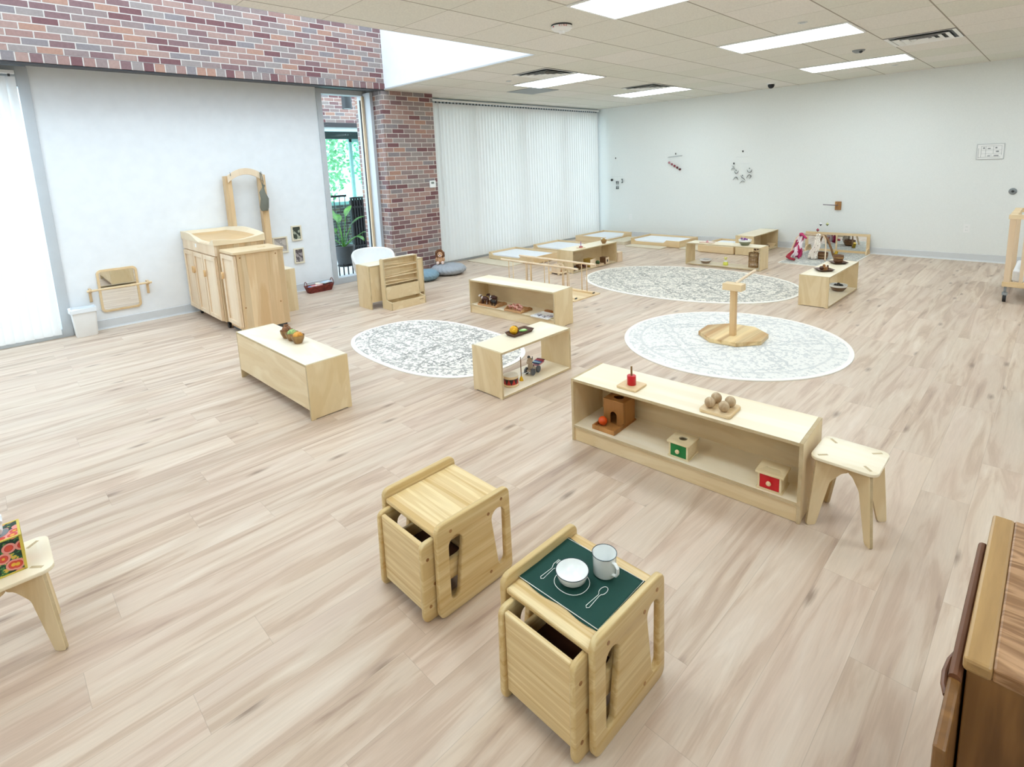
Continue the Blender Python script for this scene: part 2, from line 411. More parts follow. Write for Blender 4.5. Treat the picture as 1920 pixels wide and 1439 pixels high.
def rrect(x0, x1, y0, y1, r, n=5):
    o = []
    for cx, cy, a in ((x1 - r, y0 + r, -PI / 2), (x1 - r, y1 - r, 0), (x0 + r, y1 - r, PI / 2), (x0 + r, y0 + r, PI)):
        for i in range(n + 1):
            t = a + PI / 2 * i / n; o.append((cx + r * math.cos(t), cy + r * math.sin(t)))
    return o
def smooth_poly(pts, r, n=4):
    """round the corners of a closed polygon"""
    o = []; k = len(pts)
    for i in range(k):
        p0, p, p1 = Vector(pts[i - 1]), Vector(pts[i]), Vector(pts[(i + 1) % k])
        a = (p0 - p); b = (p1 - p); d = min(r, a.length * .45, b.length * .45)
        A = p + a.normalized() * d; B = p + b.normalized() * d
        for j in range(n + 1):
            t = j / n; q = A * (1 - t) ** 2 + p * 2 * t * (1 - t) + B * t * t; o.append((q.x, q.y))
    return o
def cutboard(name, outline, holes, axis, a0, a1, mat, parent=None, bev=.003):
    """flat board with holes cut through it, edges eased"""
    cu = bpy.data.curves.new(name, 'CURVE'); cu.dimensions = '2D'; cu.fill_mode = 'BOTH'
    for pts in [outline] + list(holes):
        sp = cu.splines.new('POLY'); sp.points.add(len(pts) - 1)
        for i, (u, w) in enumerate(pts): sp.points[i].co = (u, w, 0, 1)
        sp.use_cyclic_u = True
    t = a1 - a0; cu.extrude = t / 2 - bev; cu.bevel_depth = bev; cu.bevel_resolution = 1; cu.offset = -bev
    tmp = bpy.data.objects.new('tmp', cu); COL.objects.link(tmp)
    dg = bpy.context.evaluated_depsgraph_get()
    me = bpy.data.meshes.new_from_object(tmp.evaluated_get(dg)); bpy.data.objects.remove(tmp)
    am = (a0 + a1) / 2
    for v in me.vertices:
        u, w, d = v.co
        v.co = {'x': (am + d, u, w), 'y': (u, am - d, w), 'z': (u, w, am + d)}[axis]
    me.name = name; me.materials.clear(); me.materials.append(mat)
    bm = bmesh.new(); bm.from_mesh(me); bmesh.ops.remove_doubles(bm, verts=bm.verts, dist=1e-5); bmesh.ops.recalc_face_normals(bm, faces=bm.faces)
    for e in bm.edges:
        if len(e.link_faces) == 2 and e.calc_face_angle(0) > math.radians(50): e.smooth = False
    for f in bm.faces: f.smooth = len(f.verts) < 5 and f.calc_area() < .004
    bm.to_mesh(me); bm.free()
    o = bpy.data.objects.new(name, me); COL.objects.link(o)
    if parent is not None: o.parent = parent
    return o
def text_mesh(name, txt, size, mat, parent, M, depth=.0008):
    cu = bpy.data.curves.new(name, 'FONT'); cu.body = txt; cu.size = size; cu.extrude = depth; cu.align_x = 'CENTER'; cu.align_y = 'CENTER'
    tmp = bpy.data.objects.new('tmp', cu); COL.objects.link(tmp)
    dg = bpy.context.evaluated_depsgraph_get()
    me = bpy.data.meshes.new_from_object(tmp.evaluated_get(dg)); bpy.data.objects.remove(tmp)
    me.transform(M); me.name = name; me.materials.clear(); me.materials.append(mat)
    o = bpy.data.objects.new(name, me); COL.objects.link(o)
    if parent is not None: o.parent = parent
    return o
def thing(name, label, cat, loc=(0, 0, 0), rz=0, group=None):
    o = bpy.data.objects.new(name, None); COL.objects.link(o); o.empty_display_size = .05
    o.location = loc; o.rotation_euler = (0, 0, rz); o['label'] = label; o['category'] = cat
    if group: o['group'] = group
    return o
def tag(o, label, cat, loc=None, rz=None, group=None):
    o['label'] = label; o['category'] = cat
    if group: o['group'] = group
    if loc is not None: o.location = loc
    if rz is not None: o.rotation_euler = (0, 0, rz)
    return o
def struct(name, mb, mat, **k):
    o = mb.build(name, mat, **k); o['kind'] = 'structure'; return o
def dup(root, loc, rz=None, label=None, group=None):
    r = root.copy(); COL.objects.link(r); r.location = loc
    if rz is not None: r.rotation_euler = (0, 0, rz)
    if label: r['label'] = label
    if group: r['group'] = group
    for ch in list(root.children):
        c = ch.copy(); COL.objects.link(c); c.parent = r
        for g in list(ch.children):
            d = g.copy(); COL.objects.link(d); d.parent = c
    return r

# ---------------------------------------------------------------- materials
M_floor = floor_mat(); M_ceil = ceiling_mat()
M_wall = plain('white_wall_paint', '#e9ebe8', .85, sp=.15, bump=(90, .12, .002))
M_panelwall = plain('white_panel_paint', '#edf0f2', .8, sp=.15)
M_soffit = plain('white_soffit_paint', '#eef1f5', .8, sp=.15)
M_brick = brick('brick_running', z0=ZC + .092)
M_brick_col = brick('brick_column', z0=0.0)
M_head = brick('brick_headers', bw=.1015, bh=.20, z0=ZC - .004)
M_steel = plain('dark_steel', '#3b3a3c', .5, .2)
M_alu = plain('grey_aluminium', '#c3c7ca', .5, .15)
M_alu2 = plain('pale_aluminium', '#c9cccc', .45, .3)
M_base = plain('grey_vinyl_base', '#d3d6d8', .5)
M_blind = curtain_mat(); M_white = plain('white_plastic', '#eeeeec', .4)
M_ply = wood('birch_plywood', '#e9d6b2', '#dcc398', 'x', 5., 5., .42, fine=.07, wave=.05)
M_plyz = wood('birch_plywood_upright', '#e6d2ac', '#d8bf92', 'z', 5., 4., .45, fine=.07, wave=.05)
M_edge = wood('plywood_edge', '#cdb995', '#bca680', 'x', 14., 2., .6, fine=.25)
M_plytop = wood('birch_top_lit', '#f5ead4', '#ecdcbc', 'x', 4., 6., .34, fine=.05, wave=.03)  # same birch as the sides, overhead brightness put into the top colour
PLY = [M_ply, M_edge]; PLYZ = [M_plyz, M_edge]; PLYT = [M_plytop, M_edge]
M_rub = wood('rubberwood', '#e9d2a2', '#cdaa70', 'x', 34., 34., .38, fine=.22, wave=.03, lo=.30, hi=.64)
M_rubz = wood('rubberwood_panel', '#dcc491', '#c6a46a', 'y', 30., 30., .38, fine=.22, wave=.03, lo=.30, hi=.64)
M_pine = wood('pine', '#e2c9a2', '#cfac7f', 'z', 7., 12., .5, fine=.1, wave=.05, patch=1)
M_pinel = wood('pale_maple', '#ecd8bc', '#dfc4a2', 'z', 5., 10., .5, fine=.08)
M_seat = wood('dark_brown_wood', '#5a3322', '#3c2016', 'x', 12., 8., .5)  # seat board in dark brown, much darker than the chair panels
M_maple = wood('maple', '#ead3ac', '#dcbd8e', 'x', 8., 10., .45, fine=.1)
M_mapley = wood('maple_lengthwise', '#ead3ac', '#dcbd8e', 'y', 8., 10., .45, fine=.1)
M_oakd = wood('varnished_oak', '#b98a55', '#8d5f34', 'y', 9., 9., .35, fine=.2, wave=.1)
M_cherry = wood('cherry_top', '#b98f68', '#875f3a', 'x', 11., 4., .33, fine=.18, wave=.2, lo=.3, hi=.7)
M_cherryz = wood('cherry_side', '#8d6234', '#6b4722', 'z', 5., 5., .4, fine=.12, wave=.09)
M_cherrye = wood('cherry_edging', '#b8935f', '#957044', 'y', 14., 10., .3, fine=.2)
M_slab = wood('multi_strip_wood', '#e6cb98', '#b98f5c', 'y', 9., 20., .4, fine=.1, lo=.38, hi=.55, patch=1)
M_dark = wood('dark_walnut', '#6b4630', '#46291a', 'x', 12., 6., .35, fine=.2)
M_brn = plain('brown_clay', '#6f4b2e', .6, bump=(60, .4)); M_bowlw = wood('bowl_wood', '#a5814f', '#775430', 'z', 20., 2., .45, fine=.3)
M_black = plain('black_rubber', '#1c1c1e', .5); M_dgrey = plain('dark_grey', '#3e4143', .55); M_grey = plain('mid_grey', '#8d9294', .5)
M_red = plain('glossy_red', '#c81420', .3); M_green = plain('glossy_green', '#157a3a', .35); M_orange = plain('orange', '#e2551c', .35)
M_beige = plain('beige_laminate', '#dcc39b', .4); M_cream = plain('cream_fabric', '#e8e2d4', .9, bump=(120, .3)); M_sheet = plain('white_sheet', '#eff1f5', .85, bump=(25, .3, .01))
M_enamel = plain('white_enamel', '#f4f6f4', .12, sp=.7); M_rim = plain('navy_enamel_rim', '#20303a', .2)
M_mirror = plain('mirror_glass', (.86, .88, .88), .02, 1.0)
M_glass = glassy('window_glass', (.96, .99, .98)); M_teal = glassy('tinted_glass', (.55, .85, .80), .35)
M_lamp = glow('lit_diffuser', (.79, .92, 1.0), LAMP)
M_yel = plain('yellow', '#e6b41e', .4); M_lgreen = plain('light_green', '#8fc66a', .5); M_purple = plain('purple', '#7d3f8c', .7); M_pink = plain('pink_cloth', '#c4306a', .8); M_pinkl = plain('rose', '#d59a9e', .8)
M_navy = plain('navy', '#17204f', .4)

# ---------------------------------------------------------------- the room
def shell():
    m = MB(); m.box(XW - .3, X1 + .2, Y0 - .2, YB + .2, -.12, 0); struct('floor', m, M_floor)
    # ceiling with the skylight opening
    m = MB(); t = .10
    m.box(XO, X1 + .1, Y0 - .1, YB + .1, ZC, ZC + t); m.box(XW - .25, XO, YS, YB + .1, ZC, ZC + t)
    struct('ceiling', m, M_ceil)
    m = MB(); m.box(XB, XO, YS - .012, YS - .001, ZC, ZC + .018); m.box(XO - .012, XO - .001, Y0, YS, ZC, ZC + .018); struct('trim_1', m, M_alu2)
    # well
    m = MB(); m.box(XB, XO + .1, YS, YS + .1, ZC + t, ZT); m.box(XB, XO, YS - .0005, YS + .01, ZC + .018, ZT); struct('wall_skylight_end', m, M_soffit)
    m = MB(); m.box(XO - .0005, XO + .1, Y0, YS, ZC + .018, ZT); struct('wall_skylight_side', m, M_soffit)
    # walls
    m = MB(); m.box(XW - .25, X1 + .2, YB, YB + .15, 0, ZC + .1); struct('wall_back', m, M_wall)
    m = MB(); m.box(X1, X1 + .15, Y0, YB, 0, ZC + .1); struct('wall_right', m, M_wall)
    m = MB(); m.box(XW - .25, X1 + .2, Y0 - .15, Y0, 0, ZT); struct('wall_front', m, M_wall)
    m = MB(); m.box(XW - .18, XW, .605, 3.62, 0, ZC + .045); struct('wall_left', m, M_panelwall)
    # brick wall over the windows, header course, steel lintel
    m = MB(); m.box(XB - .38, XB, Y0, YS, ZC + .092, ZT); struct('wall_brick_upper', m, M_brick)
    m = MB(); m.box(XB - .12, XB + .012, Y0, YS, ZC + .004, ZC + .088); struct('trim_2', m, M_head, bevel=.002)
    m = MB(); m.box(XB - .12, XB + .004, Y0, YS - .002, ZC - .012, ZC + .003); m.box(XW - .22, XB - .12, Y0, YS - .002, ZC + .045, ZC + .06); m.box(XB - .02, XB + .002, Y0, YS - .002, ZC + .0875, ZC + .0925); struct('trim_3', m, M_steel)  # last box: dark strip standing in for the shadow line above the headers
    m = MB(); m.box(XW - .3, XB, 4.385, 5.285, 0, ZC); struct('wall_brick_column', m, M_brick_col)
    # vinyl base
    m = MB(); m.prism([(XW, 0), (XW + .016, 0), (XW + .007, .022), (XW + .006, .105), (XW, .11)], 'y', .62, 3.60); struct('baseboard_left', m, [M_base])
    m = MB(); m.box(XW + .001, XW + .02, .62, 3.6, 0, .008); m.box(XC, X1, YB - .016, YB, 0, .008); struct('trim_4', m, M_white)
    m = MB(); m.prism([(YB, .008), (YB - .014, .008), (YB - .006, .025), (YB - .006, .105), (YB, .11)], 'x', -7.40, X1); struct('baseboard_back', m, [M_base])
    # mullion left of the white panel, side window
    def window(name, y0, y1, fw=.07, x=XW, mull=(), glass=M_glass, z1=ZC + .03, sill=.09, head=.07):
        m = MB()
        for a, b in [(y0, y0 + fw), (y1 - fw, y1)] + [(c - fw / 2, c + fw / 2) for c in mull]: m.box(x - .13, x + .02, a, b, 0, z1)
        ed = [y0 + fw] + [v for c in mull for v in (c - fw / 2, c + fw / 2)] + [y1 - fw]
        for a, b in zip(ed[::2], ed[1::2]):
            m.box(x - .13, x + .02, a, b, 0, sill); m.box(x - .13, x + .02, a, b, z1 - head, z1)
        o = struct(name, m, M_alu, bevel=.002)
        g = MB()
        for a, b in zip(ed[::2], ed[1::2]): g.quad((x - .06, a, sill), (x - .06, b, sill), (x - .06, b, z1 - head), (x - .06, a, z1 - head))
        g.build('glass_pane', glass, o)
        return o
    w = window('window_1', Y0 + .02, .605, .092, mull=(-2., -.75), head=.2)
    w = window('window_2', 3.62, 4.40, .075)
    m = MB(); m.box(XW + .02, XW + .22, 4.335, 4.384, 0, ZC - .01); m.build('jamb', M_alu, w, bevel=.002)
    m = MB(); m.box(XW + .02, XW + .05, 4.30, 4.334, .0, ZC - .05); m.build('inner_stop', M_pinel, w)
    m = MB()
    for a in (3.69, 4.315): m.box(XW - .052, XW - .03, a, a + .012, .09, ZC - .1)
    m.build('glazing_gasket', M_black, w)
    window('window_3', 5.30, YB - .02, .06, mull=(6.5, 7.7, 8.9), head=.2)
shell()

def blind(label, y0, y1, x, gaps, loc_group=None, seed=1):
    rr = random.Random(seed)
    t = thing('vertical_blind', label, 'blind', (x, (y0 + y1) / 2, 0), 0, None)
    L = (y1 - y0) / 2
    m = MB(); m.box(-.03, .03, -L, L, ZC - .058, ZC - .026); m.build('headrail', M_white, t, bevel=.003)
    m = MB(); k = y0 + .03; w = .089
    ZTOP = ZC - .085
    while k < y1 - .02:
        a = math.radians(70 + rr.uniform(-4, 4))
        g = [q for q in gaps if abs(k - q) < .05]
        if g: a = math.radians(125)
        cy = k - (y0 + y1) / 2; c, s_ = math.cos(a), math.sin(a); n = 5; zb = .05
        top = []; bot = []
        for i in range(n):
            u = (i / (n - 1) - .5); bow = .010 * (1 - 4 * u * u)
            px = (u * w) * c + bow * s_; py = (u * w) * s_ - bow * c
            top.append(m.bm.verts.new((px, cy + py, ZTOP))); bot.append(m.bm.verts.new((px, cy + py, zb)))
        for i in range(n - 1): m._f([bot[i], bot[i + 1], top[i + 1], top[i]], True)
        k += .0735
    m.build('slats', M_blind, t)
    k = y0 + .03; clip = None
    while k < y1 - .02:
        cy = k - (y0 + y1) / 2
        if clip is None: m = MB(); m.box(-.005, .005, -.009, .009, ZTOP - .002, ZC - .055); clip = m.build('carrier_clip', M_dgrey, t); c_ = clip
        else: c_ = clip.copy(); COL.objects.link(c_)
        c_.location = (0, cy, 0); k += .0735
    m = MB(); m.tube([(.035, -L + .35, ZC - .06), (.045, -L + .35, 1.0)], .004, 6); m.build('wand', M_white, t)
    return t
blind('long white vertical slat blind filling the wall between brick column and far corner', 5.30, 10.03, XC, (), seed=3)
blind('white vertical slat blind at the far left, left of the grey mullion', Y0 + .1, .500, XC - .01, (), seed=5)

# ceiling fixtures
def troffer(i, j, lab, first=[None]):
    x0, x1, y0, y1 = GX - 3 * S + i * 5 * S, GX - S + i * 5 * S, GY + 4 * S * j, GY + 4 * S * j + S
    loc = ((x0 + x1) / 2, (y0 + y1) / 2, ZC - .001)
    if first[0]: return dup(first[0], loc, 0, lab, 'ceiling light panels')
    t = thing('ceiling_light', lab, 'light', loc, 0, 'ceiling light panels')
    a, b, f = S, S / 2, .022
    m = MB(); z0, z1 = -.012, .0005
    m.box(-a, a, -b, -b + f, z0, z1); m.box(-a, a, b - f, b, z0, z1); m.box(-a, -a + f, -b + f, b - f, z0, z1); m.box(a - f, a, -b + f, b - f, z0, z1)
    m.build('frame', M_white, t, bevel=.002)
    m = MB(); m.box(-a + f, a - f, -b + f, b - f, -.008, -.002); m.build('diffuser', M_lamp, t)
    first[0] = t
    return t
for i, j, lab in [(0, 0, 'large bright ceiling light panel cut by the top edge, beside the smoke detector'), (0, 1, 'long ceiling light panel in the right group, the nearer and larger one'), (0, 2, 'long ceiling light panel in the right group, close to the back wall'),
                  (-1, 1, 'ceiling light panel beside the vent near the white soffit'), (-1, 2, 'small far ceiling light panel nearest the blinds and the far corner'),
                  (0, -1, 'ceiling light panel above the camera'), (1, 0, 'ceiling light panel beyond the right edge, nearest the camera'), (1, 1, 'ceiling light panel beyond the right edge, middle'), (1, 2, 'ceiling light panel beyond the right edge, by the back wall'), (1, -1, 'ceiling light panel behind the camera on the right'),
                  (0, -2, 'unseen fill light panel added farther behind the camera'), (1, -2, 'unseen fill light panel added farther behind the camera on the right')]:  # last row: unseen panels added to light faces turned toward the camera
    troffer(i, j, lab)
def vent(x0, y0, lab, first=[None]):
    loc = (x0 + S / 2, y0 + S / 2, ZC - .001)
    if first[0]: return dup(first[0], loc, 0, lab, 'ceiling air diffusers')
    t = thing('air_vent', lab, 'vent', loc, 0, 'ceiling air diffusers'); a = S / 2 - .006
    m = MB(); m.box(-a, a, -a, a, -.002, 0); m.build('back_plate', M_dgrey, t)
    for k, (r, q, zr, zq) in enumerate(((a, a - .034, -.004, -.007), (a - .060, a - .108, -.004, -.020), (a - .130, a - .175, -.004, -.020), (a - .197, a - .235, -.004, -.020))):
        m = MB()
        for s1 in range(4):
            M = Matrix.Rotation(s1 * PI / 2, 4, 'Z')
            P = [M @ Vector(p) for p in ((-q, -q, zr), (q, -q, zr), (r, -r, zq), (-r, -r, zq))]
            m.quad(*P)
        o = m.build('louvre', M_white, t); md = o.modifiers.new('s', 'SOLIDIFY'); md.thickness = .002
    m = MB(); q = .045; m.box(-q, q, -q, q, -.018, -.014); m.build('centre_plate', M_white, t)
    first[0] = t
    return t
vent(GX - 7 * S, GY + 3 * S, 'square stepped ceiling vent beside the left light panel near the soffit')
vent(GX - 7 * S, GY + 7 * S, 'square ceiling vent beside the farthest small light panel')
vent(GX - S, GY + 6 * S, 'square ceiling vent at upper right beside the two long light panels')
m = MB(); m.box(-.29, .29, -.29, .29, -.004, 0); tag(m.build('access_panel', M_grey, None), 'flat grey square panel in the ceiling before the blinds', 'panel', (GX - 8.5 * S, GY + 5.5 * S - .15, ZC - .001))
t = thing('smoke_detector', 'round white smoke detector lettered FIRE on the ceiling', 'smoke detector', (-3.109, 3.713, ZC))
m = MB(); m.lathe([(.0, 0), (.088, 0), (.088, -.008), (.084, -.012), (.0, -.012)], n=32); m.build('mount_ring', M_dgrey, t)
m = MB(); m.lathe([(.088, -.012), (.086, -.03), (.07, -.044), (.045, -.05), (0, -.05)], n=32); m.build('body', M_white, t)
m = MB(); m.lathe([(.028, -.05), (.024, -.066), (.0, -.07)], n=16); m.build('sensor_tip', M_white, t)
d_ = Vector((3.109, -3.713, 0)).normalized(); ang = math.atan2(d_.y, d_.x)
for q, ch in enumerate('FIRE'):
    a_ = ang + (q - 1.5) * .22 + .12
    M = Matrix.Translation((math.cos(a_) * .0885, math.sin(a_) * .0885, -.021)) @ Matrix.Rotation(a_ + PI / 2, 4, 'Z') @ Matrix.Rotation(PI / 2, 4, 'X')
    o = text_mesh('letter', ch, .021, M_red, t, M); 
m = MB(); a_ = ang - .9; m.box(-.006, .006, -.002, .002, -.004, .004, Matrix.Translation((math.cos(a_) * .088, math.sin(a_) * .088, -.022)) @ Matrix.Rotation(a_ + PI / 2, 4, 'Z')); m.build('indicator', M_red, t)
def sprinkler(x, y, lab, first=[None]):
    if first[0]: return dup(first[0], (x, y, ZC), 0, lab, 'ceiling sprinkler caps')
    t = thing('sprinkler', lab, 'sprinkler', (x, y, ZC), 0, 'ceiling sprinkler caps')
    MB().lathe([(0, -.004), (.038, -.004), (.042, 0)], n=20).build('cover_plate', M_alu2, t)
    MB().lathe([(0, -.009), (.022, -.009), (.024, -.004)], n=16).build('cap', M_alu2, t)
    first[0] = t
for x, y, l in [(-1.773, 5.414, 'small round sprinkler cap beside the larger right light panel'), (-1.798, 9.169, 'small sprinkler cap by the far right light panel at the back wall'), (-5.533, 5.456, 'small sprinkler cap left of the left light panel'), (-5.661, 9.295, 'small sprinkler cap by the farthest light panel')]: sprinkler(x, y, l)
t = thing('occupancy_sensor', 'small grey ceiling sensor between the two right light panels', 'sensor', (-1.816, 7.42, ZC))
MB().lathe([(0, -.03), (.035, -.03), (.062, -.012), (.066, 0)], n=20).build('body', M_grey, t); m = MB(); m.ball((.03, -.03, -.024), .018); m.build('lens', M_dgrey, t)
t = thing('security_camera', 'small black dome camera on the ceiling near the back wall', 'camera', (-3.513, 9.397, ZC))
MB().lathe([(0, -.02), (.06, -.02), (.064, 0)], n=20).build('base', M_white, t); m = MB(); m.ball((0, 0, -.035), (.05, .05, .05)); m.build('dome', M_black, t)
# ---------------------------------------------------------------- low shelves
def shelf(label, cx, cy, rz, L, D, h, plinth=False, back=True, group='low plywood shelves', th=.016, slot=True):
    """local: open side faces -y, length along x"""
    t = thing('low_shelf', label, 'shelf', (cx, cy, 0), math.radians(rz), group)
    a, b = L / 2, D / 2
    for s in (-1, 1):
        x0, x1 = (-a, -a + th) if s < 0 else (a - th, a)
        m = MB()
        if slot:
            poly = [(-b, 0), (-b + .03, 0), (-b + .034, .006), (b - .034, .006), (b - .03, 0), (b, 0), (b, h), (-b, h)]
            m.prism(poly, 'x', x0, x1)
            for f in m.bm.faces:
                if abs(f.normal.x) < .5: f.material_index = 1
            m.bm.normal_update()
            for f in m.bm.faces: f.material_index = 0 if abs(f.normal.x) > .5 else 1
        else: m.ply(x0, x1, -b, b, 0, h)
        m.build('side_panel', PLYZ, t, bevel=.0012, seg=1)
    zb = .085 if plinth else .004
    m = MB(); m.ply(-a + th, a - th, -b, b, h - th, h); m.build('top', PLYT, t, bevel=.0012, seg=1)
    m = MB(); m.ply(-a + th, a - th, -b, b - (.012 if back else 0), zb, zb + th); m.build('bottom_shelf', PLYT, t)
    if plinth: m = MB(); m.ply(-a + th, a - th, -b + .008, -b + .008 + th, .002, zb); m.build('plinth', PLY, t)
    if back: m = MB(); m.ply(-a + th, a - th, b - .012, b, zb - (.012 if plinth else 0), h - th); m.build('back_panel', PLY, t)
    return zb + th
shelf('long low shelf turned away with a plywood back and three small bowls on top', -4.058, 1.542, 181.2, 1.248, .298, .39, True)
ZB = shelf('short open see-through shelf with a drum and a mouse toy, beside the oval rug', -2.842, 2.841, 90.1, .764, .31, .345, False, False)
ZS = shelf('long low shelf holding farm animals on wooden trays, above the oval rug', -4.089, 4.045, 3.3, 1.221, .304, .383, True)
shelf('largest nearest low shelf with green and red toy boxes beside the stool', -1.342, 2.533, 2.9, 1.253, .317, .388, True)
shelf('low shelf with small wooden boxes inside, behind the toddler bars', -5.263, 6.791, 90.1, 1.134, .309, .34)
shelf('open see-through shelf with a wicker cylinder, behind the grey round rug', -3.555, 7.951, .6, 1.147, .293, .341, False, False)
shelf('low shelf nearest the back wall, a rocking basket tray inside', -3.701, 9.524, 90.2, 1.087, .304, .328)
shelf('low shelf on the right with two dark trays on top, beside the grey round rug', -1.821, 6.823, 89.7, 1.12, .297, .34, False, False)

# tall shelf behind the book display, step box behind the cabinets
def back_cabinet():
    t = thing('storage_shelf', 'plain birch storage shelf seen from behind, between white tub chair and book display', 'shelf', (-5.874, 3.589, 0), math.radians(89.7))
    L, D, h, th = .773, .294, .525, .018; a, b = L / 2, D / 2
    for s in (-1, 1):
        m = MB(); m.ply(*((-a, -a + th) if s < 0 else (a - th, a)), -b, b, 0, h); m.build('side_panel', PLYZ, t, bevel=.001, seg=1)
    m = MB(); m.ply(-a + th, a - th, -b, b, h - th, h); m.build('top', PLYT, t, bevel=.001, seg=1)
    m = MB(); m.ply(-a + th, a - th, -b + .002, -b + .016, .085, h - th); m.build('back_panel', PLYZ, t)
    for z in (.085, .29): m = MB(); m.ply(-a + th, a - th, -b + .016, b, z, z + th); m.build('shelf_board', PLY, t)
back_cabinet()
def display():
    t = thing('book_display', 'birch front-facing book display with sloped empty shelves and a low trough', 'bookcase', (-5.59, 3.575, 0), 0)
    prof = [(-.10, 0), (.10, 0), (.10, .095), (-.005, .105), (-.012, .125), (-.03, .60), (-.10, .60)]
    for y0 in (-.245, .229):
        m = MB(); m.prism(smooth_poly(prof, .012, 2), 'y', y0, y0 + .016); m.bm.normal_update()
        for f in m.bm.faces: f.material_index = 0 if abs(f.normal.y) > .5 else 1
        m.build('side_panel', PLYZ, t)
    m = MB(); m.ply(-.10, -.028, -.229, .229, .588, .602); m.build('top', PLYT, t)
    m = MB(); m.ply(-.098, -.088, -.229, .229, .02, .588); m.build('back_panel', PLYZ, t)
    m = MB(); m.ply(.086, .10, -.229, .229, .0, .092); m.build('trough_front', PLY, t)
    m = MB(); m.ply(-.088, .086, -.229, .229, .012, .022); m.build('trough_bottom', PLY, t)
    m = MB(); m.ply(-.024, -.012, -.229, .229, .105, .265); m.build('lower_panel', PLY, t)
    for z, tl in ((.50, -.012), (.385, .012), (.30, -.014)):
        m = MB(); m.box(-.088, -.03, -.229, .229, z - .012, z, Matrix.Rotation(0, 4, 'X')); m.build('shelf_board', M_ply, t)
        m = MB(); m.cyl((-.033, -.229, z + .022 - tl), (-.033, .229, z + .022 + tl), .0045, n=8); m.build('retaining_dowel', M_maple, t)
    m = MB()
    for k in range(5): m.box(.1, .1006, .155 + k * .011, .155 + k * .011 + .007, .058, .066)
    m.build('stamped_mark', M_dark, t)
display()
def step_box():
    t = thing('step_box', 'narrow birch box standing behind the diaper cabinet', 'box', (-6.72, 2.52, 0)); 
    for s in (-1, 1): m = MB(); m.ply(*((-.22, -.204) if s < 0 else (.204, .22)), -.13, .135, 0, .516); m.build('side_panel', PLYZ, t)
    m = MB(); m.ply(-.204, .204, -.13, .135, .5, .516); m.build('top', PLYT, t)
    m = MB(); m.ply(-.204, .204, .12, .134, .03, .5); m.build('back_panel', PLY, t)
    m = MB(); m.ply(-.204, .204, -.13, .12, .25, .266); m.build('shelf_board', PLY, t)
step_box()

# ---------------------------------------------------------------- changing cabinets, arch, bag
def door_front(t, x0, x1, z0, z1, y, knob, kx):
    d = MB(); d.box(x0, x1, y - .018, y, z0, z1); d = d.build('door', M_pinel, t, bevel=.003)
    m = MB(); w = .05
    m.box(x0 + .004, x0 + w, y - .032, y - .018, z0 + .004, z1 - .004); m.box(x1 - w, x1 - .004, y - .032, y - .018, z0 + .004, z1 - .004)
    m.box(x0 + w, x1 - w, y - .032, y - .018, z0 + .004, z0 + w); m.box(x0 + w, x1 - w, y - .032, y - .018, z1 - w, z1 - .004)
    m.build('door_moulding', M_pinel, d, bevel=.003)
    m = MB()
    pts = [(.0, -.042), (.0, .042), (-.02, .03), (-.026, 0), (-.02, -.03)]
    if knob > 0: pts = [(-a, b) for a, b in pts]
    m.prism([(kx + a, (z0 + z1) / 2 + .14 + b) for a, b in smooth_poly(pts, .012, 3)], 'y', y - .055, y - .032)
    m.build('handle', wood('handle_maple', '#e3c090', '#cfa470', 'z'), d, bevel=.003)
def caster(m_, mb2, x, y, z=.08, r=.028):
    m_.cyl((x, y, z), (x, y, z - .02), .016, n=10); m_.prism([(x - .012, z - .02), (x + .012, z - .02), (x + .014, r), (x - .014, r)], 'y', y - .016, y + .016)
    mb2.cyl((x, y - .011, r), (x, y + .011, r), r, n=18)
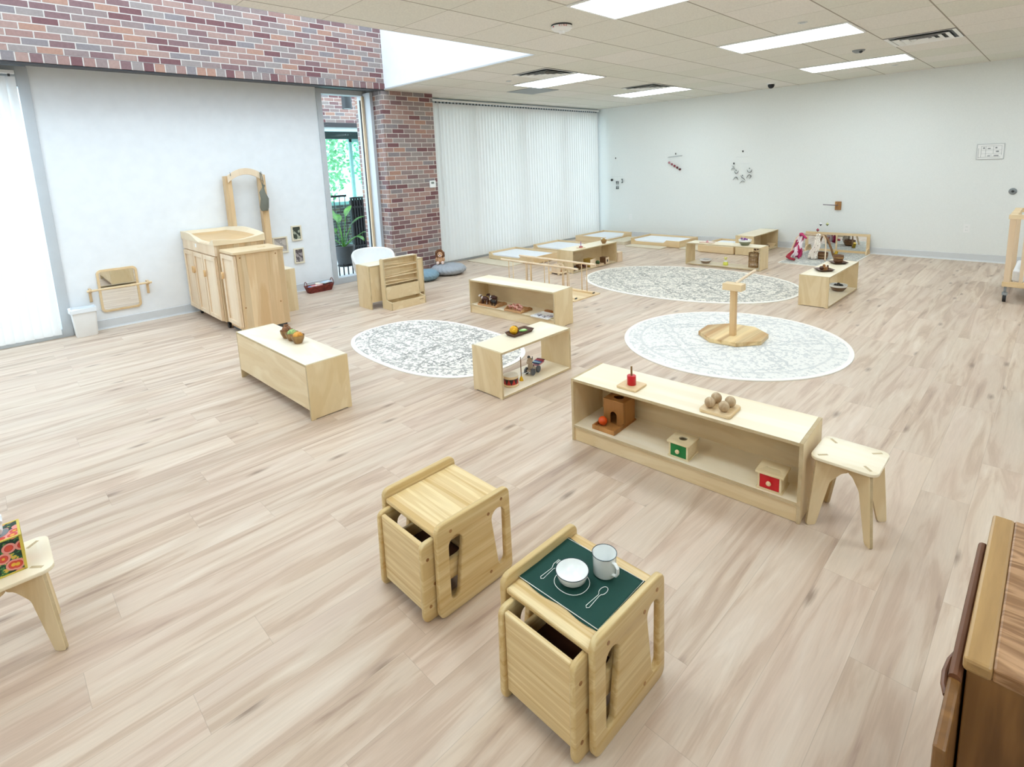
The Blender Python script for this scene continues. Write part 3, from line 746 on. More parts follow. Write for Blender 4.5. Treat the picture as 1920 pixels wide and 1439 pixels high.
def changing_table():
    X0, X1_, Y0_, Y1_, z0, z1 = -7.485, -6.295, 1.756, 2.262, .085, .935
    ox, oy = (X0 + X1_) / 2, (Y0_ + Y1_) / 2
    t = thing('changing_table', 'large maple changing cabinet with three doors and moulded beige changing tray', 'changing table', (ox, oy, 0))
    a, b = (X1_ - X0) / 2, (Y1_ - Y0_) / 2
    m = MB(); m.box(-a, a, -b + .02, b, z0, z1); m.build('carcass', M_pine, t, bevel=.003)
    ws = [(-a + .01, -a + .385), (-a + .395, -a + .75), (-a + .765, a - .02)]
    for (x0, x1), kn, kx in zip(ws, (-1, 1, 1), (ws[0][1] - .012, ws[1][0] + .012, ws[2][0] + .03)): door_front(t, x0, x1, z0 + .012, .80, -b + .018, kn, kx)
    m = MB(); m.box(-a, a, -b - .006, -b + .02, .81, z1); m.build('top_rail', M_pinel, t, bevel=.003)
    m = MB(); m.box(-.08, -.035, -b - .009, -b - .006, .86, .90); m.build('white_label', M_white, t)
    for x in (-a + .12, a - .07):
        for y in (-b + .07, b - .07):
            m1, m2 = MB(), MB(); caster(m1, m2, x, y, z0); c = m1.build('caster', M_dgrey, t); m2.build('wheel', M_black, c)
    # moulded tray: rim that rises at the back and dips at the front
    m = MB(); nx, ny = 36, 20; G = []
    for j in range(ny + 1):
        row = []
        for i in range(nx + 1):
            u, v = i / nx * 2 - 1, j / ny * 2 - 1
            x = u * (a + .012); y = v * (b + .012)
            e = max(abs(u), abs(v) ** 1.0); z = z1 + .004
            bk = .085 + .025 * math.exp(-(u / .6) ** 2); lf = .078; rt = .046 - .022 * math.exp(-(v / .5) ** 2)
            fr = .075 - .085 * (1 / (1 + math.exp(-(u + .15) * 9))) + .065 / (1 + math.exp(-(u - .84) * 30))
            wb, wf, wl, wr_ = max(0, v) ** 6, max(0, -v) ** 6, max(0, -u) ** 8, max(0, u) ** 8; ws_ = wb + wf + wl + wr_ + 1e-6
            rim = (bk * wb + fr * wf + lf * wl + rt * wr_) / ws_; dip = 0
            if abs(u) > .88 or abs(v) > .80: z = z1 + rim - dip * .95
            elif abs(u) > .80 or abs(v) > .70: z = z1 + (rim - dip) * .45 + .01
            else: z = z1 + .012 + .012 * (abs(v) + u * u)
            row.append(m.bm.verts.new((x, y, z)))
        G.append(row)
    for j in range(ny):
        for i in range(nx):
            u, v = (i + .5) / nx * 2 - 1, (j + .5) / ny * 2 - 1; m.mi = 1 if abs(u) < .84 and abs(v) < .76 else 0
            m._f([G[j][i], G[j][i + 1], G[j + 1][i + 1], G[j + 1][i]], True)
    m.mi = 0
    edge = [G[0][i] for i in range(nx + 1)] + [G[j][nx] for j in range(1, ny + 1)] + [G[ny][i] for i in range(nx - 1, -1, -1)] + [G[j][0] for j in range(ny - 1, 0, -1)]
    low = [m.bm.verts.new((v.co.x, v.co.y, z1 - .012)) for v in edge]
    for i in range(len(edge)): m._f([edge[i], low[i], low[(i + 1) % len(edge)], edge[(i + 1) % len(edge)]], False)
    m.build('changing_tray', [plain('beige_tray', '#e3cfae', .4), plain('tan_tray_inside', '#cfab7b', .5)], t, sharp=60)
    # diaper cabinet beside it
    X0, X1_, Y0_, Y1_, z0, z1 = -6.266, -5.85, 1.80, 2.285, .085, .855
    ox, oy = (X0 + X1_) / 2, (Y0_ + Y1_) / 2; a, b = (X1_ - X0) / 2, (Y1_ - Y0_) / 2
    t = thing('diaper_cabinet', 'lower pine cabinet with slab top, attached right of the changing cabinet', 'cabinet', (ox, oy, 0))
    m = MB(); m.box(-a, a, -b + .02, b, .052, z1); m.build('carcass', M_pine, t, bevel=.003)
    door_front(t, -a + .012, a - .012, z0 + .012, z1 - .01, -b + .018, 1, -a + .045)
    cutboard('slab_top', rrect(-a, a + .012, -b - .015, b + .01, .02), [rrect(-.03, .04, .06, .14, .01)], 'z', z1, z1 + .028, M_beige, t, .004)
    m = MB(); m.box(-a + .02, a - .015, -b + .03, b - .03, .022, .052); m.build('base_board', M_dgrey, t)  # dark board filling the gap, in place of the shade under the cabinet
    for x in (-a + .06, a - .14):
        for y in (-b + .09, b - .15):
            m1, m2 = MB(), MB(); caster(m1, m2, x, y, z0); c = m1.build('caster', M_dgrey, t); m2.build('wheel', M_black, c)
    m = MB()
    for z in (.84 - .02, .3): m.cyl((a, -b + .05, z), (a + .002, -b + .05, z), .008, n=10); m.cyl((a, b - .08, z), (a + .002, b - .08, z), .008, n=10)
    m.build('screw_plug', M_oakd, t)
changing_table()
def arch():
    t = thing('wooden_arch', 'tall wooden arch frame against the white wall behind the changing cabinet', 'arch frame', (-7.44, 2.52, 0))
    for y0, y1 in ((-.245, -.165), (.165, .245)):
        m = MB(); m.box(-.035, .055, y0, y1, 0, 1.645); m.build('post', M_pine, t, bevel=.004)
    up = []; lo = []
    for k in range(13):
        u = -1 + 2 * k / 12; up.append((u * .215, 1.735 - .085 * u * u)); lo.append((u * .215, 1.655 - .095 * u * u))
    m = MB(); m.prism(up + lo[::-1], 'x', .056, .08, True); m.build('arched_rail', M_pinel, t, bevel=.003)
    for y in (-.185, .185):
        m = MB(); m.tube([(.08, y, 1.685), (.095, y, 1.68), (.10, y, 1.66), (.092, y, 1.645)], .004, 6); m.build('hook', M_grey, t)
    t = thing('drawstring_bag', 'grey-green drawstring bag hanging from the right end of the arch', 'bag', (-7.345, 2.705, 0))
    m = MB()
    m.lathe([(0, 1.18), (.055, 1.185), (.072, 1.23), (.066, 1.34), (.05, 1.42), (.018, 1.475), (.016, 1.49), (.026, 1.51), (.02, 1.512), (0, 1.5)], n=16, fn=lambda x, y, z, th: (x * .45, y * (.72 + .10 * math.sin(th * 5)) + .012 * math.sin(z * 30), z + .006 * math.sin(th * 3)))
    m.build('pouch', plain('olive_grey_cloth', '#77776a', .9, bump=(40, .5, .01)), t)
    m = MB(); m.tube([(0, 0, 1.49), (.004, .012, 1.56), (.006, 0, 1.655), (.0, -.02, 1.675), (-.002, -.012, 1.655), (0, -.012, 1.58), (0, 0, 1.49)], .005, 6); m.build('cord', plain('olive_cord', '#77766a', .9), t)
arch()
def wall_mirror():
    t = thing('wall_mirror', 'low rounded wood-framed mirror on the white wall behind a pull-up bar', 'mirror', (XW, 1.065, 0))
    o = rrect(-.19, .19, .19, .672, .045); i = rrect(-.166, .166, .214, .648, .028)
    cutboard('frame', o, [i], 'x', .001, .018, M_maple, t, .002)
    m = MB(); m.prism(rrect(-.17, .17, .21, .652, .028), 'x', .002, .007); m.build('mirror_glass', M_mirror, t)
    t = thing('pull_up_bar', 'short wooden ballet bar on two brackets across the low wall mirror', 'bar', (XW, 1.065, 0))
    m = MB(); m.cyl((.095, -.30, .466), (.095, .30, .466), .0125, n=14); m.build('rail', M_mapley, t)
    for y in (-.268, .268):
        m = MB(); m.prism(smooth_poly([(.001, .33), (.024, .33), (.03, .44), (.095, .446), (.112, .466), (.095, .486), (.001, .486)], .012, 3), 'y', y - .012, y + .012); m.build('bracket', M_pine, t, bevel=.002)
wall_mirror()
def trash():
    t = thing('waste_bin', 'small white rectangular waste bin with a plastic liner beside the mullion', 'bin', (-7.38, .70, 0))
    def ring(w, d, z, r=.02): return [(x, y, z) for x, y in rrect(-w / 2, w / 2, -d / 2, d / 2, r, 4)]
    R = [ring(.125, .175, .0), ring(.135, .185, .01), ring(.155, .215, .285), ring(.168, .23, .287), ring(.168, .23, .303), ring(.152, .212, .303), ring(.13, .18, .012)]
    m = MB(); V = [[m.bm.verts.new(p) for p in q] for q in R]
    for A, B in zip(V, V[1:]):
        for j in range(len(A)): m._f([A[j], A[(j + 1) % len(A)], B[(j + 1) % len(A)], B[j]], True)
    m._f(V[0][::-1]); m._f(V[-1]); m.build('bin', M_white, t, sharp=50)
    rr = random.Random(2); m = MB()
    R = [[(x * (1 + .015 * math.sin(i * 2.3)), y * (1 + .02 * math.sin(i * 1.7)), z + rr.uniform(-.008, .008)) for i, (x, y, z) in enumerate(q)] for q in (ring(.175, .238, .262), ring(.176, .238, .306), ring(.15, .208, .309), ring(.13, .185, .24), ring(.10, .15, .06))]
    V = [[m.bm.verts.new(p) for p in q] for q in R]
    for A, B in zip(V, V[1:]):
        for j in range(len(A)): m._f([A[j], A[(j + 1) % len(A)], B[(j + 1) % len(A)], B[j]], True)
    m._f(V[-1]); m.build('liner', plain('white_liner', '#e9edf0', .35), t)
trash()
def art(y, z, w, h, lab, mt, group='small framed prints'):
    t = thing('framed_picture', lab, 'picture', (XW, y, z), 0, group)
    cutboard('frame', rrect(-w / 2, w / 2, -h / 2, h / 2, .003, 1), [rrect(-w / 2 + .02, w / 2 - .02, -h / 2 + .02, h / 2 - .02, .002, 1)], 'x', .001, .018, plain('pale_frame', '#e6dcc4', .5), t, .0015)
    m = MB(); m.box(.002, .006, -w / 2 + .018, w / 2 - .018, -h / 2 + .018, h / 2 - .018); m.build('print', mt, t)
art(3.147, .828, .142, .21, 'small framed dark nature print, the upper of two on the white wall', spots_mat('print_dark', '#3c4238', '#a7ab98', 22, .55))
art(3.15, .509, .142, .215, 'small framed greyish print, the lower of two on the white wall', spots_mat('print_grey', '#5f5658', '#a39a98', 26, .5))
art(2.91, .69, .20, .225, 'pale grey framed print half hidden behind the diaper cabinet', spots_mat('print_pale', '#a89f98', '#c5bdb4', 14, .5))
def basket():
    t = thing('book_basket', 'reddish wicker basket with hoop handles on the floor under the prints', 'basket', (-7.30, 3.30, 0), math.radians(0))
    mw = wood('red_wicker', '#8e3b30', '#5c2019', 'y', 60., 3., .55)
    def ring(w, d, z, r): return [(x, y, z) for x, y in rrect(-w / 2, w / 2, -d / 2, d / 2, r, 4)]
    m = MB(); R = [ring(.12, .33, 0, .03), ring(.16, .39, .085, .04), ring(.17, .40, .09, .04), ring(.155, .385, .095, .04), ring(.115, .32, .012, .03)]
    V = [[m.bm.verts.new(p) for p in q] for q in R]
    for A, B in zip(V, V[1:]):
        for j in range(len(A)): m._f([A[j], A[(j + 1) % len(A)], B[(j + 1) % len(A)], B[j]], False)
    m._f(V[0][::-1]); m._f(V[-1]); m.build('body', mw, t)
    for s in (-1, 1):
        m = MB(); m.tube([(.05 * math.cos(q), s * .19, .085 + .075 * math.sin(q)) for q in [PI * i / 10 for i in range(11)]], .005, 6); m.build('handle', mw, t)
    for k, (c1, y, rx, lab) in enumerate([('#7fb2de', -.10, .10, 'light blue picture book lying at the left end of the wicker basket'), ('#e2878d', -.045, .02, 'pink picture book in the wicker basket'), ('#f4ead2', .03, -.05, 'cream picture book at the back of the wicker basket'), ('#bcd9ee', .10, .06, 'pale blue picture book at the right end of the wicker basket')]):
        b = thing('picture_book', lab, 'book', (-7.30 + (.0, .02, -.02, .01)[k], 3.30 + y, .075 + .012 * k), rx * 5, 'books in the wicker basket')
        m = MB(); m.box(-.05, .05, -.07, .07, 0, .002); m.box(-.05, .05, -.07, .07, .009, .011); m.box(-.05, -.048, -.07, .07, 0, .011); m.build('cover', spots_mat('cover_%d' % k, c1, '#f3f3f0', 30, .62), b)
        m = MB(); m.box(-.047, .047, -.067, .067, .002, .009); m.build('pages', M_white, b)
basket()

# ---------------------------------------------------------------- tub chair, poufs, lion
def tub_chair():
    t = thing('tub_chair', 'white moulded tub chair with rounded back, partly hidden behind the storage shelf', 'chair', (-6.86, 3.93, 0), math.radians(-20))
    m = MB(); n = 28; th0, th1 = math.radians(50), math.radians(310); R = []
    for j in range(n + 1):
        q = th0 + (th1 - th0) * j / n; k = (q - PI) / (th1 - PI); hh = .54 - .20 * abs(k) ** 3
        c, s_ = math.cos(q), math.sin(q)
        prof = [(.20, .12), (.25, .2), (.285, .30), (.30, hh - .02), (.288, hh), (.27, hh - .012), (.25, .31), (.21, .24), (.19, .22)]
        R.append([m.bm.verts.new((r * c, r * s_, z)) for r, z in prof])
    for A, B in zip(R, R[1:]):
        for i in range(len(A)): m._f([A[i], B[i], B[(i + 1) % len(A)], A[(i + 1) % len(A)]], True)
    m._f(R[0]); m._f(R[-1][::-1]); m.build('shell', M_white, t)
    m = MB(); m.lathe([(0, .12), (.2, .12), (.225, .16), (.22, .225), (.2, .235), (0, .23)], n=28); m.build('seat', M_white, t)
    m = MB(); m.lathe([(0, 0), (.17, 0), (.175, .02), (.15, .12), (0, .12)], n=24); m.build('base', M_white, t)
tub_chair()
def pouf(lab, x, y, r, h, mt):
    t = thing('knitted_pouf', lab, 'pouf', (x, y, 0), 0, 'knitted floor poufs')
    m = MB(); n = 96; P = []
    for i in range(17):
        ph = -PI / 2 + PI * i / 16; P.append((max(0, math.cos(ph)) ** .55 * r, h / 2 + math.sin(ph) * h / 2))
    P[0] = (0, 0.003); P[-1] = (0, h * .93)
    def f(x_, y_, z_, th):
        rr = math.hypot(x_, y_); k = rr / r; w = 1 + .045 * k * math.sin(th * 24 + 9 * z_ / h * (1 if int(z_ / h * 6) % 2 else -1)) + .012 * math.sin(z_ * 160) * k
        return (x_ * w, y_ * w, max(0, z_ + .006 * k * math.sin(th * 24 + 2)))
    m.lathe(P, n=n, fn=f); m.build('cushion', mt, t, sharp=80)
    MB().lathe([(.02, h * .93), (.014, h * .93 + .008), (0, h * .93 + .01)], n=12).build('button', mt, t)
pouf('blue-grey knitted round pouf on the floor, right of the storage shelf', -6.66, 4.615, .23, .15, plain('blue_wool', '#7f99a6', .95, bump=(55, .8, .01)))
pouf('light grey knitted round pouf against the brick column', -6.735, 5.145, .272, .155, plain('grey_wool', '#a7abb0', .95, bump=(55, .8, .01)))
def lion():
    t = thing('plush_lion', 'brown plush lion sitting on the grey pouf against the column', 'plush toy', (-6.86, 5.09, .157), math.radians(-38))
    fur = plain('brown_fur', '#7c5237', .95, bump=(70, 1., .01)); tan = plain('tan_fur', '#c99d78', .95, bump=(70, .6, .01)); pk = plain('cream_fur', '#eed3c6', .95)
    m = MB(); m.ball((0, 0, .055), (.05, .055, .06)); m.ball((.05, .035, .025), (.05, .022, .02)); m.ball((.05, -.035, .025), (.05, .022, .02)); m.ball((.03, .055, .07), (.02, .02, .035)); m.ball((.03, -.055, .07), (.02, .02, .035)); m.build('body', tan, t)
    rr = random.Random(4); m = MB()
    for i in range(46):
        q = rr.uniform(0, 2 * PI); p = rr.uniform(0, 1); m.ball((-.01 + .03 * p - .02, math.cos(q) * (.05 + .012 * p), .145 + math.sin(q) * (.056 + .012 * p)), (.022, .02, .022), 8, 6)
    m.ball((-.02, 0, .145), (.045, .06, .066)); m.build('mane', fur, t)
    m = MB(); m.ball((.02, 0, .145), (.036, .042, .044)); m.build('face', tan, t)
    m = MB(); m.ball((.055, 0, .132), (.022, .026, .02)); m.build('muzzle', pk, t); m = MB(); m.ball((.075, 0, .142), (.008, .01, .007)); m.ball((.05, .018, .16), .006, 8, 6); m.ball((.05, -.018, .16), .006, 8, 6); m.build('nose_and_eyes', M_black, t)
    m = MB(); m.ball((.103, .037, .028), (.014, .024, .026)); m.ball((.103, -.037, .028), (.014, .024, .026)); m.build('paws', pk, t)
lion()
t = thing('thermostat', 'small white thermostat on the brick column beside the blinds', 'thermostat', (XB, 5.18, 1.395))
m = MB(); m.box(0, .022, -.055, .055, -.055, .055); m.build('case', M_white, t, bevel=.004); m = MB(); m.box(.022, .0228, -.035, .02, .005, .035); m.build('screen', plain('lcd', '#77807a', .3), t)

# ---------------------------------------------------------------- floor beds and mats
def bed(lab, x0, x1, y0, y1, dip='front', z1=.13, first=None):
    t = thing('floor_bed', lab, 'bed', ((x0 + x1) / 2, (y0 + y1) / 2, 0), 0, 'low toddler floor beds')
    a, b = (x1 - x0) / 2, (y1 - y0) / 2; th = .02
    def side(u0, u1, ax, c0, c1, dipped):
        if dipped:
            w = u1 - u0; p = [(u0, .01), (u1, .01), (u1, z1), (u0 + w * .74, z1), (u0 + w * .68, .075), (u0 + w * .10, .075), (u0 + w * .05, z1), (u0, z1)]
        else: p = [(u0, .01), (u1, .01), (u1, z1), (u0, z1)]
        m = MB(); m.prism(p, ax, c0, c1); m.build('side_board', M_maple if ax == 'y' else M_mapley, t, bevel=.003)
    side(-a, a, 'y', -b, -b + th, dip == 'front'); side(-a, a, 'y', b - th, b, False)
    side(-b + th, b - th, 'x', -a, -a + th, False); side(-b + th, b - th, 'x', a - th, a, dip == 'right')
    m = MB(); m.box(-a + th, a - th, -b + th, b - th, 0.0, .03); m.build('slat_base', M_maple, t)
    m = MB(); m.prism(rrect(-a + .025, a - .025, -b + .025, b - .025, .03), 'z', .03, .10); m.build('mattress', M_sheet, t, bevel=.012, seg=3)
bed('low wooden floor bed nearest the brick column, in front of the blinds', -7.20, -6.10, 6.42, 7.10)
bed('low wooden floor bed second along the blinds, behind the box shelf', -7.12, -6.02, 7.50, 8.22)
bed('low wooden floor bed in the far corner of blinds and back wall', -7.22, -6.49, 8.90, 9.90, 'right')
bed('low wooden floor bed along the back wall with a cut-out front side', -6.0, -4.95, 9.12, 9.84)
bed('low floor bed mostly hidden behind the see-through shelf near the back wall', -4.50, -3.87, 8.94, 9.86, None)
def mat(lab, x0, x1, y0, y1, h=.018):
    m = MB(); m.prism(rrect(-(x1 - x0) / 2, (x1 - x0) / 2, -(y1 - y0) / 2, (y1 - y0) / 2, .02), 'z', 0, h)
    tag(m.build('floor_mat', plain('beige_mat', '#d9ccb4', .8), None, bevel=.004), lab, 'mat', ((x0 + x1) / 2, (y0 + y1) / 2, 0), None, 'beige floor mats')
mat('thin beige mat on the floor in front of the bed beside the blinds and pouf', -7.36, -6.33, 6.05, 6.405, .012)
mat('thin beige mat in front of the back wall bed', -5.95, -5.19, 8.83, 9.105)
mat('thin beige mat left of the hidden bed, right of the back wall bed', -4.93, -4.52, 9.05, 9.45)
mat('pale folded mat between the corner bed and the back wall bed', -6.44, -6.08, 9.0, 9.7, .06)

# ---------------------------------------------------------------- toddler parallel bars
def pbars():
    t = thing('toddler_parallel_bars', 'wooden toddler parallel bars on a board, behind the farm animal shelf', 'parallel bars', (-4.68, 5.16, 0))
    m = MB(); m.box(-.66, .66, -.26, .26, 0, .014); m.build('base_board', M_maple, t, bevel=.002)
    for y in (-.175, .175):
        m = MB(); m.box(-.62, .62, y - .028, y + .028, .014, .036); m.build('foot_rail', M_maple, t, bevel=.003)
        m = MB(); m.box(.62, .625, y - .02, y + .02, .018, .032); m.build('end_cap', M_dgrey, t)
        m = MB(); m.cyl((-.66, y, .385), (.66, y, .385), .0135, n=14); m.build('hand_rail', M_pinel, t)
        for k in range(4):
            for dx in (-.04, .04):
                x = -.48 + k * .32 + dx; m = MB(); m.cyl((x, y, .036), (x, y, .375), .0055, n=8); m.build('spindle', M_pine, t)
pbars()

# ---------------------------------------------------------------- rugs and the wooden stand
def rug(lab, cx, cy, a, b, n, rot, mt, edge):
    t = thing('rug', lab, 'rug', (cx, cy, 0), rot, 'oval and round patterned rugs')
    def sup(k, m_=96): return [((a - k) * math.copysign(abs(math.cos(q)) ** (2 / n), math.cos(q)), (b - k) * math.copysign(abs(math.sin(q)) ** (2 / n), math.sin(q))) for q in [2 * PI * i / m_ for i in range(m_)]]
    m = MB(); m.prism(sup(.035), 'z', 0.0, .009); m.build('pile', mt, t)
    m = MB(); A, B = sup(0), sup(.036)
    V = [[m.bm.verts.new((x, y, z)) for x, y in q] for q, z in ((A, 0), (A, .008), (B, .0095))]
    for P_, Q in zip(V, V[1:]):
        for j in range(len(P_)): m._f([P_[j], P_[(j + 1) % 96], Q[(j + 1) % 96], Q[j]], False)
    m.build('border', edge, t)
M_rugedge = plain('rug_binding', '#f0ece4', .9, bump=(200, .3, .002))
rug('small oval white rug with grey faded squares pattern, left of centre', -4.075, 2.892, .955, .61, 2.5, 0, rug_mat('rug_squares', '#e9e3d9', '#85827e', 0, .42, .06, .955, .61, .75), M_rugedge)
rug('large oval grey patterned rug, the farthest of the rugs', -3.50, 6.61, 1.41, 1.0, 2.15, math.radians(5), rug_mat('rug_diamonds', '#e4ddd1', '#85837d', PI / 4, .50, .07, 1.41, 1.0, .72), M_rugedge)
rug('round near-white rug with faint grey pattern under the wooden stand', -2.012, 4.664, .945, .945, 2, 0, rug_mat('rug_faint', '#e9e6e0', '#9ca1a5', PI / 4, .62, .02, .945, .945, .42), M_rugedge)
def stand():
    t = thing('mobile_stand', 'wooden mobile stand with eight-sided base on the round white rug', 'stand', (-2.039, 4.755, .0095))
    m = MB(); m.prism([(.30 * math.cos(PI / 8 + i * PI / 4 + .1), .30 * math.sin(PI / 8 + i * PI / 4 + .1)) for i in range(8)], 'z', 0, .038); m.build('base', M_slab, t, bevel=.004)
    x, y = .029, -.071
    m = MB(); m.box(x - .024, x + .024, y - .024, y + .024, .038, .455); m.build('post', wood('post_wood', '#dfc093', '#c9a06c', 'z', 8., 12.), t, bevel=.002)
    m = MB(); m.box(x - .085, x + .085, y - .05, y + .05, .455, .515); m.build('head_block', M_maple, t, bevel=.003)
    m = MB(); m.cyl((x, y + .03, .508), (x, y + .46, .556), .0125, n=12); m.build('dowel_arm', M_pinel, t)
stand()
# ---------------------------------------------------------------- cube tables with nested cube chairs
def capsule(c0, r0, c1, r1, n=10):
    """outline around two circles, lower c0 and upper c1"""
    a, b = Vector(c0), Vector(c1); d = b - a; L = d.length; base = math.atan2(d.y, d.x); off = math.acos((r0 - r1) / L); o = []
    for k in range(n + 1): q = base - off + 2 * off * k / n; o.append((b.x + r1 * math.cos(q), b.y + r1 * math.sin(q)))
    for k in range(n + 1): q = base + off + (2 * PI - 2 * off) * k / n; o.append((a.x + r0 * math.cos(q), a.y + r0 * math.sin(q)))
    return o
def cube_table(ox, lab1, lab2, tex):
    """ox = outer face of the right side panel; local y 0 = front edge"""
    y0 = .99
    W, Dp, Hh, th = .370, .375, .372, .023
    t = thing('cube_table', lab1, 'table', (ox - W / 2, y0, 0), 0, 'cube tables')
    out = smooth_poly([(0.004, .0), (Dp, .0), (Dp - .004, Hh), (.010, Hh)], .035, 6)
    s1 = capsule((.080, .072), .019, (.094, .270), .032)
    s2 = capsule((.319, .075), .020, (.307, .270), .034)
    for a0, a1 in ((-W / 2, -W / 2 + th), (W / 2 - th, W / 2)): cutboard('side_panel', out, [s1, s2], 'x', a0, a1, M_rubz, t, .005)
    m = MB(); m.box(-W / 2 + th, W / 2 - th, .015, Dp - .012, .318, .338); m.build('table_top', M_rub, t, bevel=.006)
    m = MB(); m.box(-W / 2 + th, W / 2 - th, .225, .243, .045, .318); m.build('back_board', M_rub, t, bevel=.003)
    m = MB()
    for y, z in ((.072, .332), (.255, .305), (.325, .335), (.255, .055)):
        for sx, xx in ((1, W / 2), (-1, -W / 2)): m.cyl((xx - sx * .004, y, z), (xx + sx * .0012, y, z), .0065, n=10)
    m.build('wood_plugs', M_oakd, t)
    # chair pushed in
    cx = ox - .18; W2 = .302 - .002
    t = thing('cube_chair', lab2, 'chair', (cx, .945, 0), 0, 'cube chairs')
    D2, H2 = .255, .316; th = .021
    out = smooth_poly([(0, 0), (D2, 0), (D2, H2), (.006, H2)], .03, 5)
    h1 = smooth_poly([(.085, .19), (.20, .19), (.20, .265), (.085, .265)], .034, 5)
    h2 = smooth_poly([(.085, .045), (.20, .045), (.20, .11), (.085, .11)], .03, 5)
    for a0, a1 in ((-W2 / 2, -W2 / 2 + th), (W2 / 2 - th, W2 / 2)): cutboard('side_panel', out, [h1, h2], 'x', a0, a1, M_rubz, t, .005)
    m = MB(); m.box(-W2 / 2 + th, W2 / 2 - th, .014, .032, .032, .306); m.build('backrest', M_rub, t, bevel=.005)
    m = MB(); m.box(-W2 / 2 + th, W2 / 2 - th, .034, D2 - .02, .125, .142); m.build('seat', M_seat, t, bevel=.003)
    m = MB()
    for y, z in ((.03, .25), (.055, .14), (.03, .06)):
        for sx, xx in ((1, W2 / 2), (-1, -W2 / 2)): m.cyl((xx - sx * .004, y, z), (xx + sx * .0012, y, z), .0065, n=10)
    m.build('wood_plugs', M_oakd, t)
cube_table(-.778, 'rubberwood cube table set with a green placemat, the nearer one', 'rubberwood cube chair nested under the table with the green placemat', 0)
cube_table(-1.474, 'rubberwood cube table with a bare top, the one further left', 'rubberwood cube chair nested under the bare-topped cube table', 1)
def place_setting():
    z = .3385
    t = thing('placemat', 'dark green cloth placemat with embroidered fork, spoon and plate outline', 'placemat', (-.982, 1.187, z), math.radians(1))
    a, b = .166, .125; rr = random.Random(5)
    m = MB(); nx, ny = 26, 20; G = []
    for j in range(ny + 1):
        G.append([m.bm.verts.new((-a + 2 * a * i / nx, -b + 2 * b * j / ny + .004 * math.sin(i * .5) * (j in (0, ny)), .0018 + .0012 * math.sin(i * .9 + j * .35) * math.sin(j * .5 + 1) ** 2)) for i in range(nx + 1)])
    for j in range(ny):
        for i in range(nx): m._f([G[j][i], G[j][i + 1], G[j + 1][i + 1], G[j + 1][i]], True)
    o = m.build('cloth', plain('forest_green_cloth', '#0d4037', .85, bump=(300, .3, .001)), t)
    md = o.modifiers.new('s', 'SOLIDIFY'); md.thickness = .0014; md.offset = -1
    wt = plain('white_thread', '#f1f3ee', .8)
    def th(name, pts, r=.0011, closed=True):
        m = MB(); m.tube([(x, y, .0036) for x, y in (pts + pts[:2] if closed else pts)], r, 5); return m.build(name, wt, t)
    th('edge_stitching', [(-a + .004, -b + .004), (a - .004, -b + .004), (a - .004, b - .004), (-a + .004, b - .004)], .0014)
    th('plate_outline', [(-.004 + .055 * math.cos(q), -.028 + .053 * math.sin(q) + .002 * math.sin(3 * q)) for q in [2 * PI * i / 30 for i in range(30)]])
    # fork (left), spoon (right); handles point to the sitter
    fx, fy = -.086, -.024
    th('fork_outline', [(fx - .006, fy - .052), (fx, fy - .058), (fx + .006, fy - .052), (fx + .003, fy), (fx + .011, fy + .018), (fx + .011, fy + .044), (fx + .006, fy + .044), (fx + .006, fy + .026), (fx + .003, fy + .026), (fx + .003, fy + .046), (fx - .003, fy + .046), (fx - .003, fy + .026), (fx - .006, fy + .026), (fx - .006, fy + .044), (fx - .011, fy + .044), (fx - .011, fy + .018), (fx - .003, fy)], .001)
    sx, sy = .091, -.024
    pts = [(sx - .006, sy - .05), (sx, sy - .056), (sx + .006, sy - .05), (sx + .0025, sy + .005)] + [(sx + .011 * math.cos(q), sy + .03 + .019 * math.sin(q)) for q in [-PI / 2 + .35 + (2 * PI - .7) * i / 14 for i in range(15)]] + [(sx - .0025, sy + .005)]
    th('spoon_outline', pts, .001)
    t = thing('bowl', 'white enamel bowl with dark rim on the green placemat', 'bowl', (-.985, 1.161, z + .006)); t.scale = (1.1, 1.1, .92)
    m = MB(); m.lathe([(0, 0), (.027, 0), (.029, .003), (.040, .014), (.0455, .034), (.047, .042), (.0455, .042), (.043, .034), (.034, .018), (.022, .006), (0, .005)], n=40); m.build('bowl_body', M_enamel, t, sharp=60)
    m = MB(); m.tube([(.0468 * math.cos(q), .0468 * math.sin(q), .042) for q in [2 * PI * i / 40 for i in range(41)]], .0012, 6, False); m.build('rim', M_rim, t)
    t = thing('mug', 'white enamel mug with dark rim at the corner of the placemat', 'mug', (-.932, 1.258, z + .006), math.radians(-10)); t.scale = (1.1, 1.1, 1.06)
    m = MB(); m.lathe([(0, 0), (.031, 0), (.033, .003), (.034, .062), (.0355, .066), (.034, .066), (.0325, .06), (.031, .006), (0, .004)], n=40); m.build('mug_body', M_enamel, t, sharp=60)
    m = MB(); m.tube([(.0352 * math.cos(q), .0352 * math.sin(q), .066) for q in [2 * PI * i / 40 for i in range(41)]], .0012, 6, False); m.build('rim', M_rim, t)
    m = MB(); m.tube([(.032, 0, .054), (.044, 0, .055), (.053, 0, .046), (.053, 0, .030), (.046, 0, .018), (.033, 0, .014)], .0052, 10, flat=(1, .7)); m.build('handle', M_enamel, t)
place_setting()

